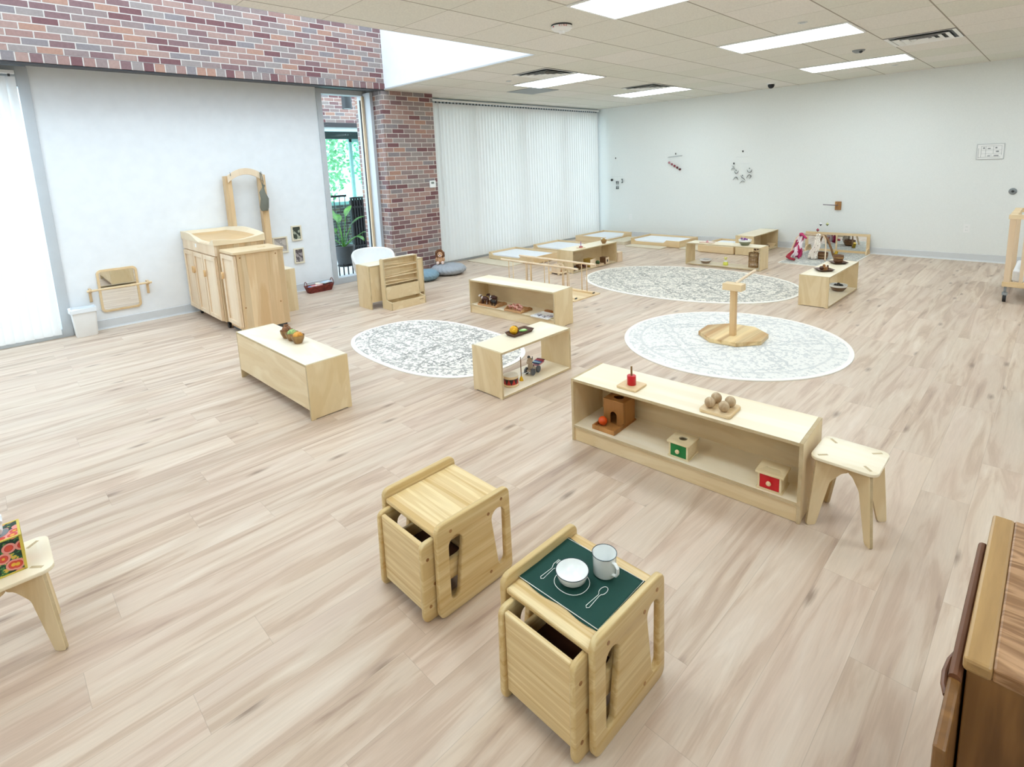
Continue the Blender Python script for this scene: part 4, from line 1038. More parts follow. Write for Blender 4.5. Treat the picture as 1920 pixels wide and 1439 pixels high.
# ---------------------------------------------------------------- stools
def stool(lab, cx, cy, rz, sx=.265, sy=.285, h=.33, fx=.13, fy=.128):
    t = thing('plywood_stool', lab, 'stool', (cx, cy, 0), math.radians(rz), 'plywood stools')
    a, b = sx / 2, sy / 2
    cutboard('seat', rrect(-a, a, -b, b, .035), [], 'z', h - .014, h, M_plytop, t, .002)
    for s1 in (-1, 1):
        for s2 in (-1, 1):
            m = MB(); q = math.atan2(s2 * b, s1 * a); M = Matrix.Translation((s1 * a * .66, s2 * b * .66, h)) @ Matrix.Rotation(q, 4, 'Z')
            m.box(-.021, .021, -.0055, .0055, -.004, .0007, M); m.build('tenon_end', M_edge, t)
    k = 0
    for s1 in (-1, 1):
        for s2 in (-1, 1):
            F = Vector((s1 * fx, s2 * fy, 0)); L = F.length; q = math.atan2(F.y, F.x)
            p = smooth_poly([(.004, h - .014), (.004, h - .088), (.035, h - .088), (.085, h - .125), (L - .036, 0), (L + .004, 0), (L - .028, h - .014)], .012, 3)
            m = MB(); m.prism(p, 'y', -.007, .007)
            m.bm.transform(Matrix.Rotation(q, 4, 'Z')); m.bm.normal_update()
            nv = Vector((-math.sin(q), math.cos(q), 0))
            for f in m.bm.faces: f.material_index = 0 if abs(f.normal.dot(nv)) > .5 else 1
            m.build('leg', PLYZ, t, bevel=.001, seg=1)
stool('small birch plywood stool at the right end of the nearest shelf', -.565, 2.558, 0, .258, .242, .33, .124, .124)
stool('plywood stool at the left frame edge carrying a floral tissue box', -2.49, -.105, 0, .256, .268, .33, .118, .122)
def tissue():
    t = thing('tissue_box', 'floral tissue box with gold edges on the stool at the left', 'tissue box', (-2.483, -.10, .331))
    m_, nt, b = _nt('floral_print'); tc = N(nt, 'ShaderNodeTexCoord')
    vo = N(nt, 'ShaderNodeTexVoronoi', Scale=26.0, Randomness=.8); LK(nt, tc.outputs['Object'], vo.inputs['Vector'])
    col = ramp(nt, vo.outputs['Distance'], [(0, hexc('#e8b23c')), (.13, hexc('#e8b23c')), (.16, hexc('#d8503c')), (.30, hexc('#c8323a')), (.34, hexc('#e99a8e')), (.47, hexc('#e58c84')), (.50, hexc('#173a2c'))], 'CONSTANT')
    n = N(nt, 'ShaderNodeTexNoise', Scale=60.0); LK(nt, tc.outputs['Object'], n.inputs['Vector'])
    col2 = ramp(nt, n.outputs[0], [(0, hexc('#173a2c')), (.56, hexc('#3f7a45')), (.64, hexc('#d9b64a'))], 'CONSTANT')
    f = math_(nt, 'GREATER_THAN', vo.outputs['Distance'], .5); LK(nt, mixc(nt, f, col, col2), b.inputs['Base Color']); b.inputs['Roughness'].default_value = .5
    m = MB(); m.box(-.058, .058, -.058, .058, 0, .128); m.build('carton', m_, t)
    gold = plain('gold_edge', '#d8c254', .4); m = MB(); e = .0035; a = .0585
    for s1 in (-1, 1):
        for s2 in (-1, 1):
            m.box(s1 * a - e, s1 * a + e, s2 * a - e, s2 * a + e, 0, .129)
            m.box(-a, a, s1 * a - e, s1 * a + e, .1255 if s2 > 0 else -.0, .1295 if s2 > 0 else .004); m.box(s1 * a - e, s1 * a + e, -a, a, .1255 if s2 > 0 else 0, .1295 if s2 > 0 else .004)
    m.build('gold_edges', gold, t)
    m = MB(); m.lathe([(0, .1285), (.034, .1285), (.034, .1292), (0, .1292)], n=20); m.build('opening', M_grey, t)
    m = MB(); rr = random.Random(3)
    m.lathe([(.018, .129), (.026, .148), (.022, .165), (.03, .182), (.012, .19), (0, .186)], n=18, fn=lambda x, y, z, q: (x * (1 + .25 * math.sin(3 * q)), y * (1 + .2 * math.cos(2 * q)), z + .008 * math.sin(4 * q)))
    m.build('tissue', M_sheet, t)
tissue()

# ---------------------------------------------------------------- cherry cabinet at the right edge
def cherry():
    t = thing('cherry_cabinet', 'dark cherry wood cabinet in the lower right corner with an open door', 'cabinet', (-.055, 1.122, 0))
    W, D = .66, .53; H = .75
    m = MB(); m.box(.006, W, .008, D - .004, .0, H - .026); m.build('carcass', M_cherryz, t, bevel=.002)
    m = MB(); m.box(.040, W, .0, D, H - .026, H); m.build('top_panel', M_cherry, t, bevel=.004)
    m = MB(); m.box(.0, .0405, -.004, D, H - .026, H); m.build('top_edging', M_cherrye, t, bevel=.006)
    d = MB(); d.prism([(-.18, .0 + .04), (.435, .04), (.435, .700), (.425, .712), (-.18, .712)], 'x', -.016, .002)
    d = d.build('door', M_cherryz, t, bevel=.005)
    m = MB(); m.tube([(-.007, -.02, .712), (-.007, .20, .714), (-.007, .43, .714)], .0095, 10); m.build('door_edge_bead', wood('bead_wood', '#8f6248', '#6b432d', 'y', 9., 6., .35), d)
    m = MB(); m.tube([(-.014, .055, .70), (-.019, .035, .700), (-.022, -.0, .699), (-.020, -.03, .698), (-.014, -.05, .697)], .005, 8); m.build('handle', wood('handle_wood', '#8f6248', '#6b432d', 'y', 9., 6., .35), d)
cherry()

# ---------------------------------------------------------------- crib on casters at the right edge
def crib():
    t = thing('evacuation_crib', 'pale wooden crib on casters at the right frame edge', 'crib', (.30, 8.1, 0))
    x0, x1, y0, y1 = -.68, .62, -.52, .38
    for x in (x0, x1 - .05):
        for y in (y0, y1 - .05):
            m = MB(); m.box(x, x + .05, y, y + .05, .185, .90); m.build('post', M_pinel, t, bevel=.003)
    for z0, z1, nm in ((.88, .925, 'top_rail'), (.165, .215, 'bottom_rail')):
        for y in (y0, y1 - .05): m = MB(); m.box(x0 - .01, x1 + .01, y - .006, y + .056, z0, z1); m.build(nm, M_maple, t, bevel=.003)
        for x in (x0, x1 - .05): m = MB(); m.box(x - .006, x + .056, y0 + .056, y1 - .056, z0, z1); m.build(nm, M_maple, t, bevel=.003)
    for x in (x0 + .02, x1 - .03):
        for k in range(6): m = MB(); yy = y0 + .13 + k * .118; m.box(x - .008, x + .008, yy, yy + .03, .215, .88); m.build('slat', M_pinel, t)
    for y in (y0 + .02, y1 - .03):
        for k in range(9): m = MB(); xx = x0 + .12 + k * .128; m.box(xx, xx + .03, y - .008, y + .008, .215, .88); m.build('slat', M_pinel, t)
    m = MB(); m.prism(rrect(x0 + .06, x1 - .06, y0 + .06, y1 - .06, .04), 'z', .215, .33); m.build('mattress', M_sheet, t, bevel=.015, seg=3)
    m = MB(); m.lathe([(0, .33), (.2, .34), (.22, .40), (.1, .43), (0, .42)], c=(x0 + .33, y0 + .3, 0), n=20, fn=lambda x, y, z, q: (x, y * 1.2, z + .01 * math.sin(5 * q))); m.build('blanket', M_cream, t)
    for x in (x0 + .02, x1 - .03):
        for y in (y0 + .02, y1 - .03):
            m = MB(); m.cyl((x, y, .165), (x, y, .09), .012, n=10); m.box(x - .022, x + .022, y - .03, y + .03, .075, .10); c = m.build('caster', M_grey, t)
            m = MB(); m.cyl((x - .014, y, .042), (x + .014, y, .042), .042, n=20); m.build('wheel', M_black, c)
crib()
def cart_wheel():
    t = thing('rolling_cart', 'caster of a rolling cart just showing at the right edge', 'cart', (.26, 4.36, 0))
    for x in (-.26, .26):
        for y in (-.18, .18):
            m = MB(); m.cyl((x, y, .055), (x, y, .13), .014, n=12); m.box(x - .03, x + .03, y - .012, y + .012, .03, .09); c = m.build('caster', M_brn, t)
            m = MB(); m.cyl((x, y - .017, .04), (x, y + .017, .04), .04, n=22); m.build('wheel', plain('olive_rubber', '#4d4a3a', .5), c)
    m = MB(); m.box(-.24, .28, -.2, .2, .13, .16); m.build('deck', M_grey, t, bevel=.004)
    for x in (-.2, .26): m = MB(); m.tube([(x, -.18, .16), (x, -.18, .7), (x, .18, .7), (x, .18, .16)], .012, 8); m.build('upright', M_grey, t)
cart_wheel()
# ---------------------------------------------------------------- toys and vessels
def bowl(name, lab, loc, r, h, mt, rim=None, group=None, cat='bowl', n=28):
    t = thing(name, lab, cat, loc, 0, group)
    m = MB(); m.lathe([(0, 0), (r * .55, 0), (r * .6, .003), (r * .9, h * .55), (r, h * .97), (r * .98, h), (r * .93, h * .97), (r * .84, h * .56), (r * .5, .008), (0, .007)], n=n); m.build('bowl_body', mt, t, sharp=60)
    if rim:
        m = MB(); m.lathe([(r * .915, h * .62), (r * 1.01, h * .97), (r * .985, h * 1.01), (r * .925, h * .98), (r * .86, h * .66)], n=n); m.build('rim_band', rim, t)
    return t
def ball_thing(lab, c, r, mt, group=None, name='ball'):
    m = MB(); m.ball((0, 0, r), r, 20, 14); return tag(m.build(name, mt, None), lab, 'ball', c, 0, group)
def tray(lab, loc, w, d, h, mt, rz=0, group=None, flare=.015, name='tray'):
    t = thing(name, lab, 'tray', loc, rz, group)
    def ring(a, b, z, r): return [(x, y, z) for x, y in rrect(-a / 2, a / 2, -b / 2, b / 2, r, 3)]
    f = flare; m = MB()
    R = [ring(w - 2 * f, d - 2 * f, 0, .01), ring(w, d, h, .012), ring(w - .008, d - .008, h, .012), ring(w - 2 * f - .01, d - 2 * f - .01, .006, .01)]
    V = [[m.bm.verts.new(p) for p in q] for q in R]
    for A, B in zip(V, V[1:]):
        for j in range(len(A)): m._f([A[j], A[(j + 1) % len(A)], B[(j + 1) % len(A)], B[j]], False)
    m._f(V[0][::-1]); m._f(V[-1]); m.build('tray_body', mt, t); return t
# on the turned-away shelf
ZA = .3905
for k, (x, c) in enumerate(((-3.957, 'nearest of the three, holding an orange ball'), (-4.058, 'middle of the three, holding a green ball'), (-4.158, 'farthest of the three, holding a brown jug'))):
    bowl('wooden_bowl', 'small carved wooden bowl, ' + c, (x, 1.585, ZA), .0485, .062, M_bowlw, None, 'carved wooden bowls on the turned-away shelf')
ball_thing('orange-yellow wooden ball in the nearest small wooden bowl', (-3.957, 1.585, ZA + .012), .038, wood('amber_wood', '#e0a23a', '#c27a1e', 'z', 30., 2., .3), None)
ball_thing('mottled green ball in the middle wooden bowl', (-4.058, 1.585, ZA + .012), .037, spots_mat('green_mottle', '#9fb56a', '#5c8a55', 60), None)
t = thing('clay_jug', 'little brown clay jug standing in the farthest wooden bowl', 'jug', (-4.158, 1.585, ZA + .009))
MB().lathe([(0, 0), (.022, 0), (.037, .03), (.038, .05), (.028, .075), (.016, .085), (.018, .095), (.014, .096), (.010, .085), (0, .08)], n=24).build('jug_body', wood('jug_brown', '#a8764a', '#7c4c2a', 'z', 20., 1., .5), t)
MB().tube([(.03, 0, .03), (.052, 0, .05), (.046, 0, .075), (.018, 0, .084)], .005, 8).build('handle', M_brn, t)
# on and in the see-through shelf
tray('dark walnut rectangular tray on the shelf beside the oval rug', (-2.903, 2.868, .3455), .225, .115, .026, M_dark, math.radians(90))
t = thing('rattle_ball', 'yellow ball with dark stripes lying on the dark walnut tray', 'ball', (-2.905, 2.81, .352))
m = MB(); m.ball((0, 0, .034), .034, 24, 14); m.build('ball', spots_mat('yellow_mottle', '#eebc1e', '#d99a12', 80), t)
for k in (.004, .018): m = MB(); m.lathe([(math.sqrt(.034 ** 2 - k * k) - .003, k), (math.sqrt(.034 ** 2 - k * k) + .002, k + .003), (math.sqrt(.034 ** 2 - k * k) - .003, k + .007)], n=24); m.bm.transform(Matrix.Translation((0, 0, .034)) @ Matrix.Rotation(-PI / 2, 4, 'X')); m.build('stripe', M_dark, t)
t = thing('leaf_toy', 'pale green felt leaf toy lying on the dark walnut tray', 'toy', (-2.90, 2.905, .352), math.radians(60))
m = MB(); m.ball((0, 0, .010), (.035, .020, .010)); m.build('leaf', M_lgreen, t); m = MB(); m.ball((.002, 0, .016), (.022, .011, .006)); m.build('inner_leaf', plain('pale_green', '#d3ecb4', .6), t); m = MB(); m.tube([(-.03, 0, .01), (-.05, .004, .012), (-.062, .008, .008)], .003, 6); m.build('stem', M_dark, t)
t = thing('toy_drum', 'small wooden drum with red triangle pattern inside the see-through shelf', 'drum', (-2.80, 2.655, .0205))
m_, nt, b = _nt('drum_pattern'); tc = N(nt, 'ShaderNodeTexCoord'); s_ = N(nt, 'ShaderNodeSeparateXYZ'); LK(nt, tc.outputs['Object'], s_.inputs[0])
an = math_(nt, 'MULTIPLY', math_(nt, 'ARCTAN2', s_.outputs[1], s_.outputs[0]), 9 / (2 * PI)); fr = math_(nt, 'ABSOLUTE', math_(nt, 'SUBTRACT', math_(nt, 'FRACT', math_(nt, 'ADD', an, 50.0)), .5))
zz = math_(nt, 'DIVIDE', math_(nt, 'SUBTRACT', s_.outputs[2], .018), .042); tri_ = math_(nt, 'LESS_THAN', math_(nt, 'MULTIPLY', fr, 2.0), math_(nt, 'MULTIPLY', math_(nt, 'SUBTRACT', 1.0, zz), .9))
band = math_(nt, 'LESS_THAN', math_(nt, 'ABSOLUTE', math_(nt, 'SUBTRACT', zz, .5)), .5)
LK(nt, mixc(nt, band, hexc('#dfc39a'), mixc(nt, tri_, hexc('#2b1a16'), hexc('#b3261f'))), b.inputs['Base Color'])
MB().lathe([(0, 0), (.055, 0), (.055, .075), (0, .075)], n=36).build('body', m_, t)
for z in (.001, .068): MB().lathe([(.0552, z), (.058, z + .002), (.058, z + .010), (.0552, z + .012)], n=36).build('hoop', M_maple, t)
MB().lathe([(.0575, .0805), (.05, .084), (0, .0842)], n=30).build('drum_skin', M_cream, t)
t = thing('hand_bell', 'slim stick with yellow cone base standing in the see-through shelf', 'bell', (-2.80, 2.765, .0205))
MB().lathe([(0, 0), (.017, 0), (.012, .018), (.005, .034), (0, .036)], n=18).build('cone', M_yel, t); MB().cyl((0, 0, .03), (-.002, .002, .185), .0034, n=8).build('stick', M_bowlw, t)
def mouse():
    t = thing('pull_along_mouse', 'grey wooden pull-along mouse on wheels with coloured bars in the see-through shelf', 'pull toy', (-2.84, 2.945, .0205), math.radians(100))
    body = plain('taupe_paint', '#b3a18a', .5); wh = plain('slate_paint', '#565a60', .5)
    m = MB(); m.box(-.07, .03, -.022, .022, .024, .04); m.build('chassis', body, t, bevel=.006)
    m = MB(); m.ball((-.045, 0, .065), (.022, .02, .038)); m.build('torso', body, t)
    m = MB(); m.ball((-.05, 0, .112), (.026, .022, .022)); m.ball((-.074, 0, .106), (.016, .012, .012)); m.build('head', body, t)
    for s in (-1, 1): m = MB(); m.cyl((-.04, s * .014, .134), (-.036, s * .02, .134), .012, n=14); m.build('ear', wh, t)
    for x in (-.055, .02):
        for s in (-1, 1): m = MB(); m.cyl((x, s * .024, .027), (x, s * .036, .027), .027, n=20); m.build('wheel', wh, t)
    m = MB(); m.box(.03, .12, -.03, .03, .04, .05, Matrix.Rotation(-.12, 4, 'Y')); m.build('cart_deck', M_pinkl, t, bevel=.004)
    for k, c in enumerate(('#2d3b66', '#9fd0dc', '#4a5fa8', '#8c2345', '#b3202c', '#5b2338')):
        m = MB(); x = .035 + k * .015; m.box(x, x + .011, -.034, .034, .058, .064, Matrix.Rotation(-.12, 4, 'Y')); m.build('chime_bar', plain('bar_%d' % k, c, .4), t)
    m = MB(); m.tube([(-.07, .0, .03), (-.09, .03, .012), (-.07, .06, .004), (-.03, .065, .003), (-.02, .05, .012), (-.05, .04, .02), (-.085, .07, .003), (-.06, .085, .003)], .0026, 6); m.build('pull_cord', M_sheet, t)
mouse()
# farm shelf
ZF = .1015
rzC = math.radians(3.3)
def animal(lab, loc, rz, s, mt, headm, group='toy farm animals'):
    t = thing('toy_animal', lab, 'toy animal', loc, rz, group)
    m = MB(); m.ball((0, 0, .062 * s), (.045 * s, .020 * s, .024 * s))
    for x in (-.030, .030):
        for y in (-.011, .011): m.cyl((x * s, y * s, 0), (x * s * .95, y * s, .055 * s), .0045 * s, .008 * s, 8)
    m.tube([(.042 * s, 0, .075 * s), (.052 * s, 0, .065 * s), (.050 * s, 0, .03 * s)], .002 * s, 5)
    m.tube([(-.035 * s, 0, .068 * s), (-.055 * s, 0, .085 * s)], [.015 * s, .011 * s], 10)
    m.build('body', mt, t)
    m = MB(); m.ball((-.064 * s, 0, .088 * s), (.017 * s, .011 * s, .011 * s)); m.ball((-.078 * s, 0, .080 * s), (.009 * s, .008 * s, .008 * s)); m.ball((-.056 * s, .013 * s, .094 * s), (.004 * s, .009 * s, .004 * s), 8, 6); m.ball((-.056 * s, -.013 * s, .094 * s), (.004 * s, .009 * s, .004 * s), 8, 6); m.build('head', headm, t)
def wtray(lab, loc, w, d, rz):
    t = thing('wooden_tray', lab, 'tray', loc, rz, 'wooden trays of farm animals'); h = .03; mt = wood('tray_wood', '#cda173', '#ae7c4c', 'x', 10., 8.)
    m = MB(); m.box(-w / 2, w / 2, -d / 2, d / 2, 0, .006); m.build('tray_floor', mt, t)
    m = MB(); m.box(-w / 2, w / 2, -d / 2, -d / 2 + .007, .006, h * .72); m.build('front_side', mt, t, bevel=.001); m = MB(); m.box(-w / 2, w / 2, d / 2 - .007, d / 2, .006, h * .72); m.build('back_side', mt, t, bevel=.001)
    for s in (-1, 1):
        x0, x1 = (-w / 2, -w / 2 + .007) if s < 0 else (w / 2 - .007, w / 2)
        cutboard('end_side', smooth_poly([(-d / 2 + .007, .006), (d / 2 - .007, .006), (d / 2 - .007, .024), (.05, .043), (-.05, .043), (-d / 2 + .007, .024)], .012, 3), [rrect(-.03, .03, .022, .034, .005, 3)], 'x', x0, x1, mt, t, .001)
wtray('wooden tray carrying cow figures at the left of the farm shelf', (-4.44, 3.975, ZF), .275, .19, rzC)
wtray('wooden tray carrying pink pig figures in the middle of the farm shelf', (-4.04, 3.985, ZF), .24, .19, rzC)
M_cow = spots_mat('cow_hide', '#4a2a20', '#e8ded6', 22, .60); M_wface = plain('white_face', '#eae3dc', .6)
animal('largest brown and white cow figure on the left tray', (-4.515, 3.935, ZF + .0065), math.radians(10), 1.05, M_cow, M_wface)
animal('brown cow figure standing behind the largest cow', (-4.455, 4.01, ZF + .0065), math.radians(15), 1.1, M_cow, plain('brown_face', '#3c2119', .6))
animal('black calf figure at the right end of the cow tray', (-4.365, 3.93, ZF + .0065), math.radians(0), .8, plain('black_hide', '#1d1715', .6), M_wface)
M_pig = spots_mat('pig_skin', '#d79384', '#e8b9a6', 30, .5)
for k, (dx, dy, s, rz, l) in enumerate(((-.075, -.03, .5, 30, 'cream piglet figure at the left front of the pig tray'), (-.045, .03, .62, 70, 'pale pig figure lying at the back left of the pig tray'), (.0, -.035, .58, 10, 'pink pig figure at the front middle of the pig tray'), (.045, .0, .66, -15, 'largest pink pig figure right of the middle of the pig tray'), (.075, -.05, .42, 40, 'smallest piglet figure at the right front of the pig tray'))):
    animal(l, (-4.04 + dx, 3.985 + dy, ZF + .0065), math.radians(rz), s, M_pig, M_pig)
tray('thin white tray with printed animal cards at the right end of the farm shelf', (-3.655, 3.985, ZF), .24, .20, .012, M_white, rzC, None, .005)
m = MB(); rr = random.Random(9)
for k, (dx, dy, c, l) in enumerate(((-.06, -.03, '#d9dce2', 'pale spotted card at the left of the white tray'), (.01, -.045, '#e9e6ea', 'white patterned card in the middle of the white tray'), (.065, .0, '#cfc7cf', 'dark-marked card at the right of the white tray'))):
    m = MB(); m.box(-.03, .03, -.032, .032, 0, .004); tag(m.build('picture_card', spots_mat('card_%d' % k, c, '#544a5a', 42, .57), None, bevel=.001), l, 'card', (-3.655 + dx, 3.985 + dy, ZF + .008), .3 * k, 'animal cards on the white tray')
m = MB(); m.prism(rrect(-.05, .05, -.028, .028, .025), 'z', 0, .02); tag(m.build('wooden_block', wood('orange_brown', '#b9763e', '#8f5526', 'x'), None, bevel=.003), 'orange-brown rounded wooden block behind the white tray', 'block', (-3.72, 4.115, ZF), rzC)

# nearest shelf, top
t = thing('stacking_peg', 'square wooden peg base with a red cylinder on the nearest shelf', 'stacking toy', (-1.622, 2.465, .3885), math.radians(3))
m = MB(); m.prism(rrect(-.062, .062, -.062, .062, .008), 'z', 0, .012); m.build('base', M_maple, t, bevel=.002); MB().cyl((0, 0, .012), (0, 0, .118), .0052, n=12).build('dowel', M_bowlw, t)
MB().lathe([(.006, .0125), (.0235, .0125), (.0245, .014), (.0245, .064), (.0235, .0655), (.006, .0655)], n=32).build('red_cylinder', M_red, t)
t = thing('ball_board', 'square wooden board with four pegged wooden balls on the nearest shelf', 'toy board', (-1.125, 2.495, .3885), math.radians(3))
m = MB(); m.prism(rrect(-.078, .078, -.078, .078, .016), 'z', 0, .016); m.build('board', M_maple, t, bevel=.003)
mbb = wood('ball_wood', '#cdb593', '#a98c6a', 'z', 30., 2., .25)
for k, (x, y) in enumerate(((-.036, -.036), (.036, -.036), (-.036, .036), (.036, .036))):
    MB().cyl((x, y, .016), (x, y, .052), .004, n=8).build('peg', M_bowlw, t)
    m = MB(); m.ball((0, 0, 0), .0265, 22, 14); tag(m.build('wooden_ball', mbb, None), ['near left wooden ball on the four-ball board', 'near right wooden ball on the four-ball board', 'far left wooden ball on the four-ball board', 'far right wooden ball on the four-ball board'][k], 'ball', (-1.125 + x, 2.495 + y, .3885 + .016 + .0268), 0, 'wooden balls on the pegged board')
# nearest shelf, inside
t = thing('ball_drop_box', 'brown wooden ball box with arched opening at the left end of the nearest shelf', 'toy box', (-1.765, 2.49, ZF), math.radians(3))
M_bb = wood('ball_box_wood', '#c08a50', '#9c6834', 'z', 9., 8., .4); W = .068
m = MB(); m.box(-W - .006, W + .006, -.105, W + .07, 0, .006); m.build('tray_floor', M_bb, t)
m = MB(); m.box(-W - .006, W + .006, -.112, -.105, 0, .026); m.box(-W - .006, -W + .001, -.105, .0, .006, .026); m.box(W - .001, W + .006, -.105, .0, .006, .026); m.build('tray_edge', M_bb, t, bevel=.001)
arc = [(-.022, .008), (-.022, .06)] + [(.022 * math.cos(q), .06 + .022 * math.sin(q)) for q in [PI - PI * i / 8 for i in range(1, 8)]] + [(.022, .06), (.022, .008)]
cutboard('front_panel', [(-W, .007), (W, .007), (W, .145), (-W, .145)], [arc[::-1]], 'y', .0, .009, M_bb, t, .0008)
m = MB(); m.box(-W, -W + .008, .009, .128, .006, .145); m.build('side_panel', M_bb, t); m = MB(); m.box(W - .008, W, .009, .128, .006, .145); m.build('side_panel', M_bb, t); m = MB(); m.box(-W + .008, W - .008, .12, .128, .006, .145); m.build('back_panel', M_bb, t)
cutboard('lid', [(-W, .0), (W, .0), (W, .128), (-W, .128)], [[(.03 * math.cos(q), .064 + .03 * math.sin(q)) for q in [2 * PI * i / 24 for i in range(24)]]], 'z', .1452, .153, M_bb, t, .0008)
ball_thing('shiny orange ball resting in the tray of the arched ball box', (-1.805, 2.44, ZF + .0065), .0265, M_orange)
def imb(lab, loc, frontm, hole, ww, hh, rz=3):
    t = thing('drawer_box', lab, 'toy box', loc, math.radians(rz), 'wooden drawer boxes on the nearest shelf'); w = ww / 2; d = .055
    M_l = wood('pale_box_wood', '#eadab6', '#dcc598', 'x', 8., 8.)
    m = MB(); m.box(-w - .006, w + .006, -d - .004, d + .006, 0, .008); m.build('base', M_l, t, bevel=.002)
    for s in (-1, 1): m = MB(); m.box(*((-w, -w + .009) if s < 0 else (w - .009, w)), -d, d, .008, hh); m.build('side_panel', M_l, t)
    m = MB(); m.box(-w + .009, w - .009, d - .009, d, .008, hh); m.build('back_panel', M_l, t)
    m = MB(); m.box(-w + .0098, w - .0098, -d + .001, -d + .010, .009, hh - .002); dr = m.build('drawer_front', frontm, t, bevel=.001)
    m = MB(); m.lathe([(0, 0), (.005, .002), (.006, .006), (.011, .010), (.011, .016), (.006, .021), (0, .022)], n=18); m.bm.transform(Matrix.Translation((0, -d + .001, (hh + .008) / 2)) @ Matrix.Rotation(PI / 2, 4, 'X')); m.build('knob', M_maple, dr)
    h = [[(.022 * math.cos(q), .022 * math.sin(q) + .004) for q in [2 * PI * i / 24 for i in range(24)]]] if hole == 'round' else [rrect(-.030, .030, -.003, .002, .002, 2)]
    cutboard('lid', rrect(-w - .010, w + .010, -d - .006, d + .006, .003, 1), h, 'z', hh, hh + .010, M_l, t, .001)
imb('pale wooden box with green drawer and round hole in the lid', (-1.302, 2.455, ZF), M_green, 'round', .104, .078)
imb('pale wooden box with red drawer and coin slot in the lid', (-.852, 2.47, ZF), M_red, 'slot', .104, .078, 4)

# box shelf behind the bars
t = thing('mini_stacker', 'tiny peg stacker with one red ring on the box shelf', 'stacking toy', (-5.195, 6.53, .3405))
m = MB(); m.box(-.05, .05, -.05, .05, 0, .01); m.build('base', M_pinel, t, bevel=.002); MB().cyl((0, 0, .01), (0, 0, .10), .005, n=10).build('dowel', M_purple, t); MB().lathe([(.006, .011), (.026, .011), (.032, .018), (.026, .026), (.006, .026)], n=24).build('red_ring', plain('dull_red', '#a33a34', .5), t)
bowl('wooden_bowl', 'round wooden bowl at the far end of the box shelf top', (-5.18, 7.10, .3405), .048, .06, M_bowlw)
ball_thing('amber ball sitting in the wooden bowl on the box shelf', (-5.18, 7.10, .352), .036, wood('ochre', '#b48e3c', '#8c6a24', 'z', 30., 2.))
bowl('ceramic_bowl', 'small white ceramic bowl at the very end of the box shelf top', (-5.30, 7.27, .3405), .05, .05, M_white)
def cube_box(lab, loc, w, d, h, mt, hole=None, face='x'):
    t = thing('toy_box', lab, 'toy box', loc, 0, 'toy boxes in the box shelf')
    m = MB(); m.box(-w / 2, w / 2 - .006, -d / 2, d / 2, 0, h); m.build('box_body', mt, t, bevel=.002)
    hl = [[(.5 * hole * math.cos(q) * .8, h / 2 + .6 * hole * math.sin(q)) for q in [2 * PI * i / 20 for i in range(20)]]] if hole else []
    cutboard('front_panel', [(-d / 2, 0), (d / 2, 0), (d / 2, h), (-d / 2, h)], hl, 'x', w / 2 - .0055, w / 2, M_pinel, t, .0006)
    if hole: m = MB(); m.box(w / 2 - .0062, w / 2 - .0057, -hole * .45, hole * .45, h / 2 - hole * .65, h / 2 + hole * .65); m.build('dark_hole', M_black, t)
cube_box('ochre toy box with white front on the box shelf floor', (-5.19, 6.73, .0205), .14, .13, .125, wood('ochre_box', '#c9a44e', '#ab8433', 'y'), None)
cube_box('small brown toy box with a dark round hole in the box shelf', (-5.15, 7.07, .0205), .12, .085, .105, M_brn, .045)
tray('pale shallow toy tray between the two toy boxes', (-5.14, 6.90, .0205), .13, .13, .03, M_pinel, 0, None, .004)
ball_thing('dark green ball in the pale tray of the box shelf', (-5.16, 6.90, .0275), .034, plain('bottle_green', '#3c5a35', .4))
for k, (y, c, l) in enumerate(((6.34, '#3a241a', 'dark brown wooden car at the near end of the box shelf'), (6.46, '#6e4a2a', 'tan wooden car next to the darkest one in the box shelf'), (6.57, '#4a1f1a', 'reddish wooden car beside the ochre toy box'))):
    t = thing('toy_car', l, 'toy car', (-5.19, y, .0205), PI / 2 * 0, 'wooden cars in the box shelf'); mt = plain('car_%d' % k, c, .5)
    m = MB(); m.prism(smooth_poly([(-.06, .015), (.06, .015), (.06, .04), (.03, .045), (.015, .075), (-.03, .075), (-.045, .045), (-.06, .04)], .01, 3), 'y', -.03, .03); m.build('body', mt, t)
    for x in (-.035, .035):
        for s in (-1, 1): m = MB(); m.cyl((x, s * .03, .016), (x, s * .038, .016), .016, n=14); m.build('wheel', M_bowlw, t)
m = MB(); m.box(-.045, .045, -.06, .06, 0, .16); tag(m.build('wooden_block', M_pinel, None, bevel=.004), 'plain pale wooden block standing on the floor at the far end of the box shelf', 'block', (-5.14, 7.44, 0), 0)
def wagon():
    t = thing('toy_wagon', 'pale wooden toy wagon with arched pattern panel in front of the box shelf', 'toy', (-5.29, 6.09, 0), math.radians(0))
    m = MB(); m.box(-.12, .12, -.07, .07, .022, .034); m.build('deck', M_pinel, t, bevel=.003)
    for x in (-.08, .08):
        for s in (-1, 1): m = MB(); m.cyl((x, s * .072, .022), (x, s * .084, .022), .022, n=18); m.build('wheel', M_maple, t)
    out = [(-.085, .034)] + [(.085 * math.cos(q), .10 + .06 * math.sin(q)) for q in [PI - PI * i / 12 for i in range(13)]] + [(.085, .034)]
    inn = [(-.055, .095)] + [(.055 * math.cos(q), .10 + .035 * math.sin(q)) for q in [PI - PI * i / 10 for i in range(11)]] + [(.055, .095)]
    for y in (-.05, .038): cutboard('arch_panel', out[::-1], [inn[::-1]], 'y', y, y + .012, M_pinel, t, .001)
    m = MB(); m.box(-.05, .05, -.036, -.032, .095, .128); m.build('pattern_card', spots_mat('mono_card', '#e8e6dc', '#55504a', 60, .5), t)
    m = MB(); m.box(-.06, .06, -.035, .035, .034, .058); m.build('cargo_box', M_oakd, t, bevel=.003)
wagon()

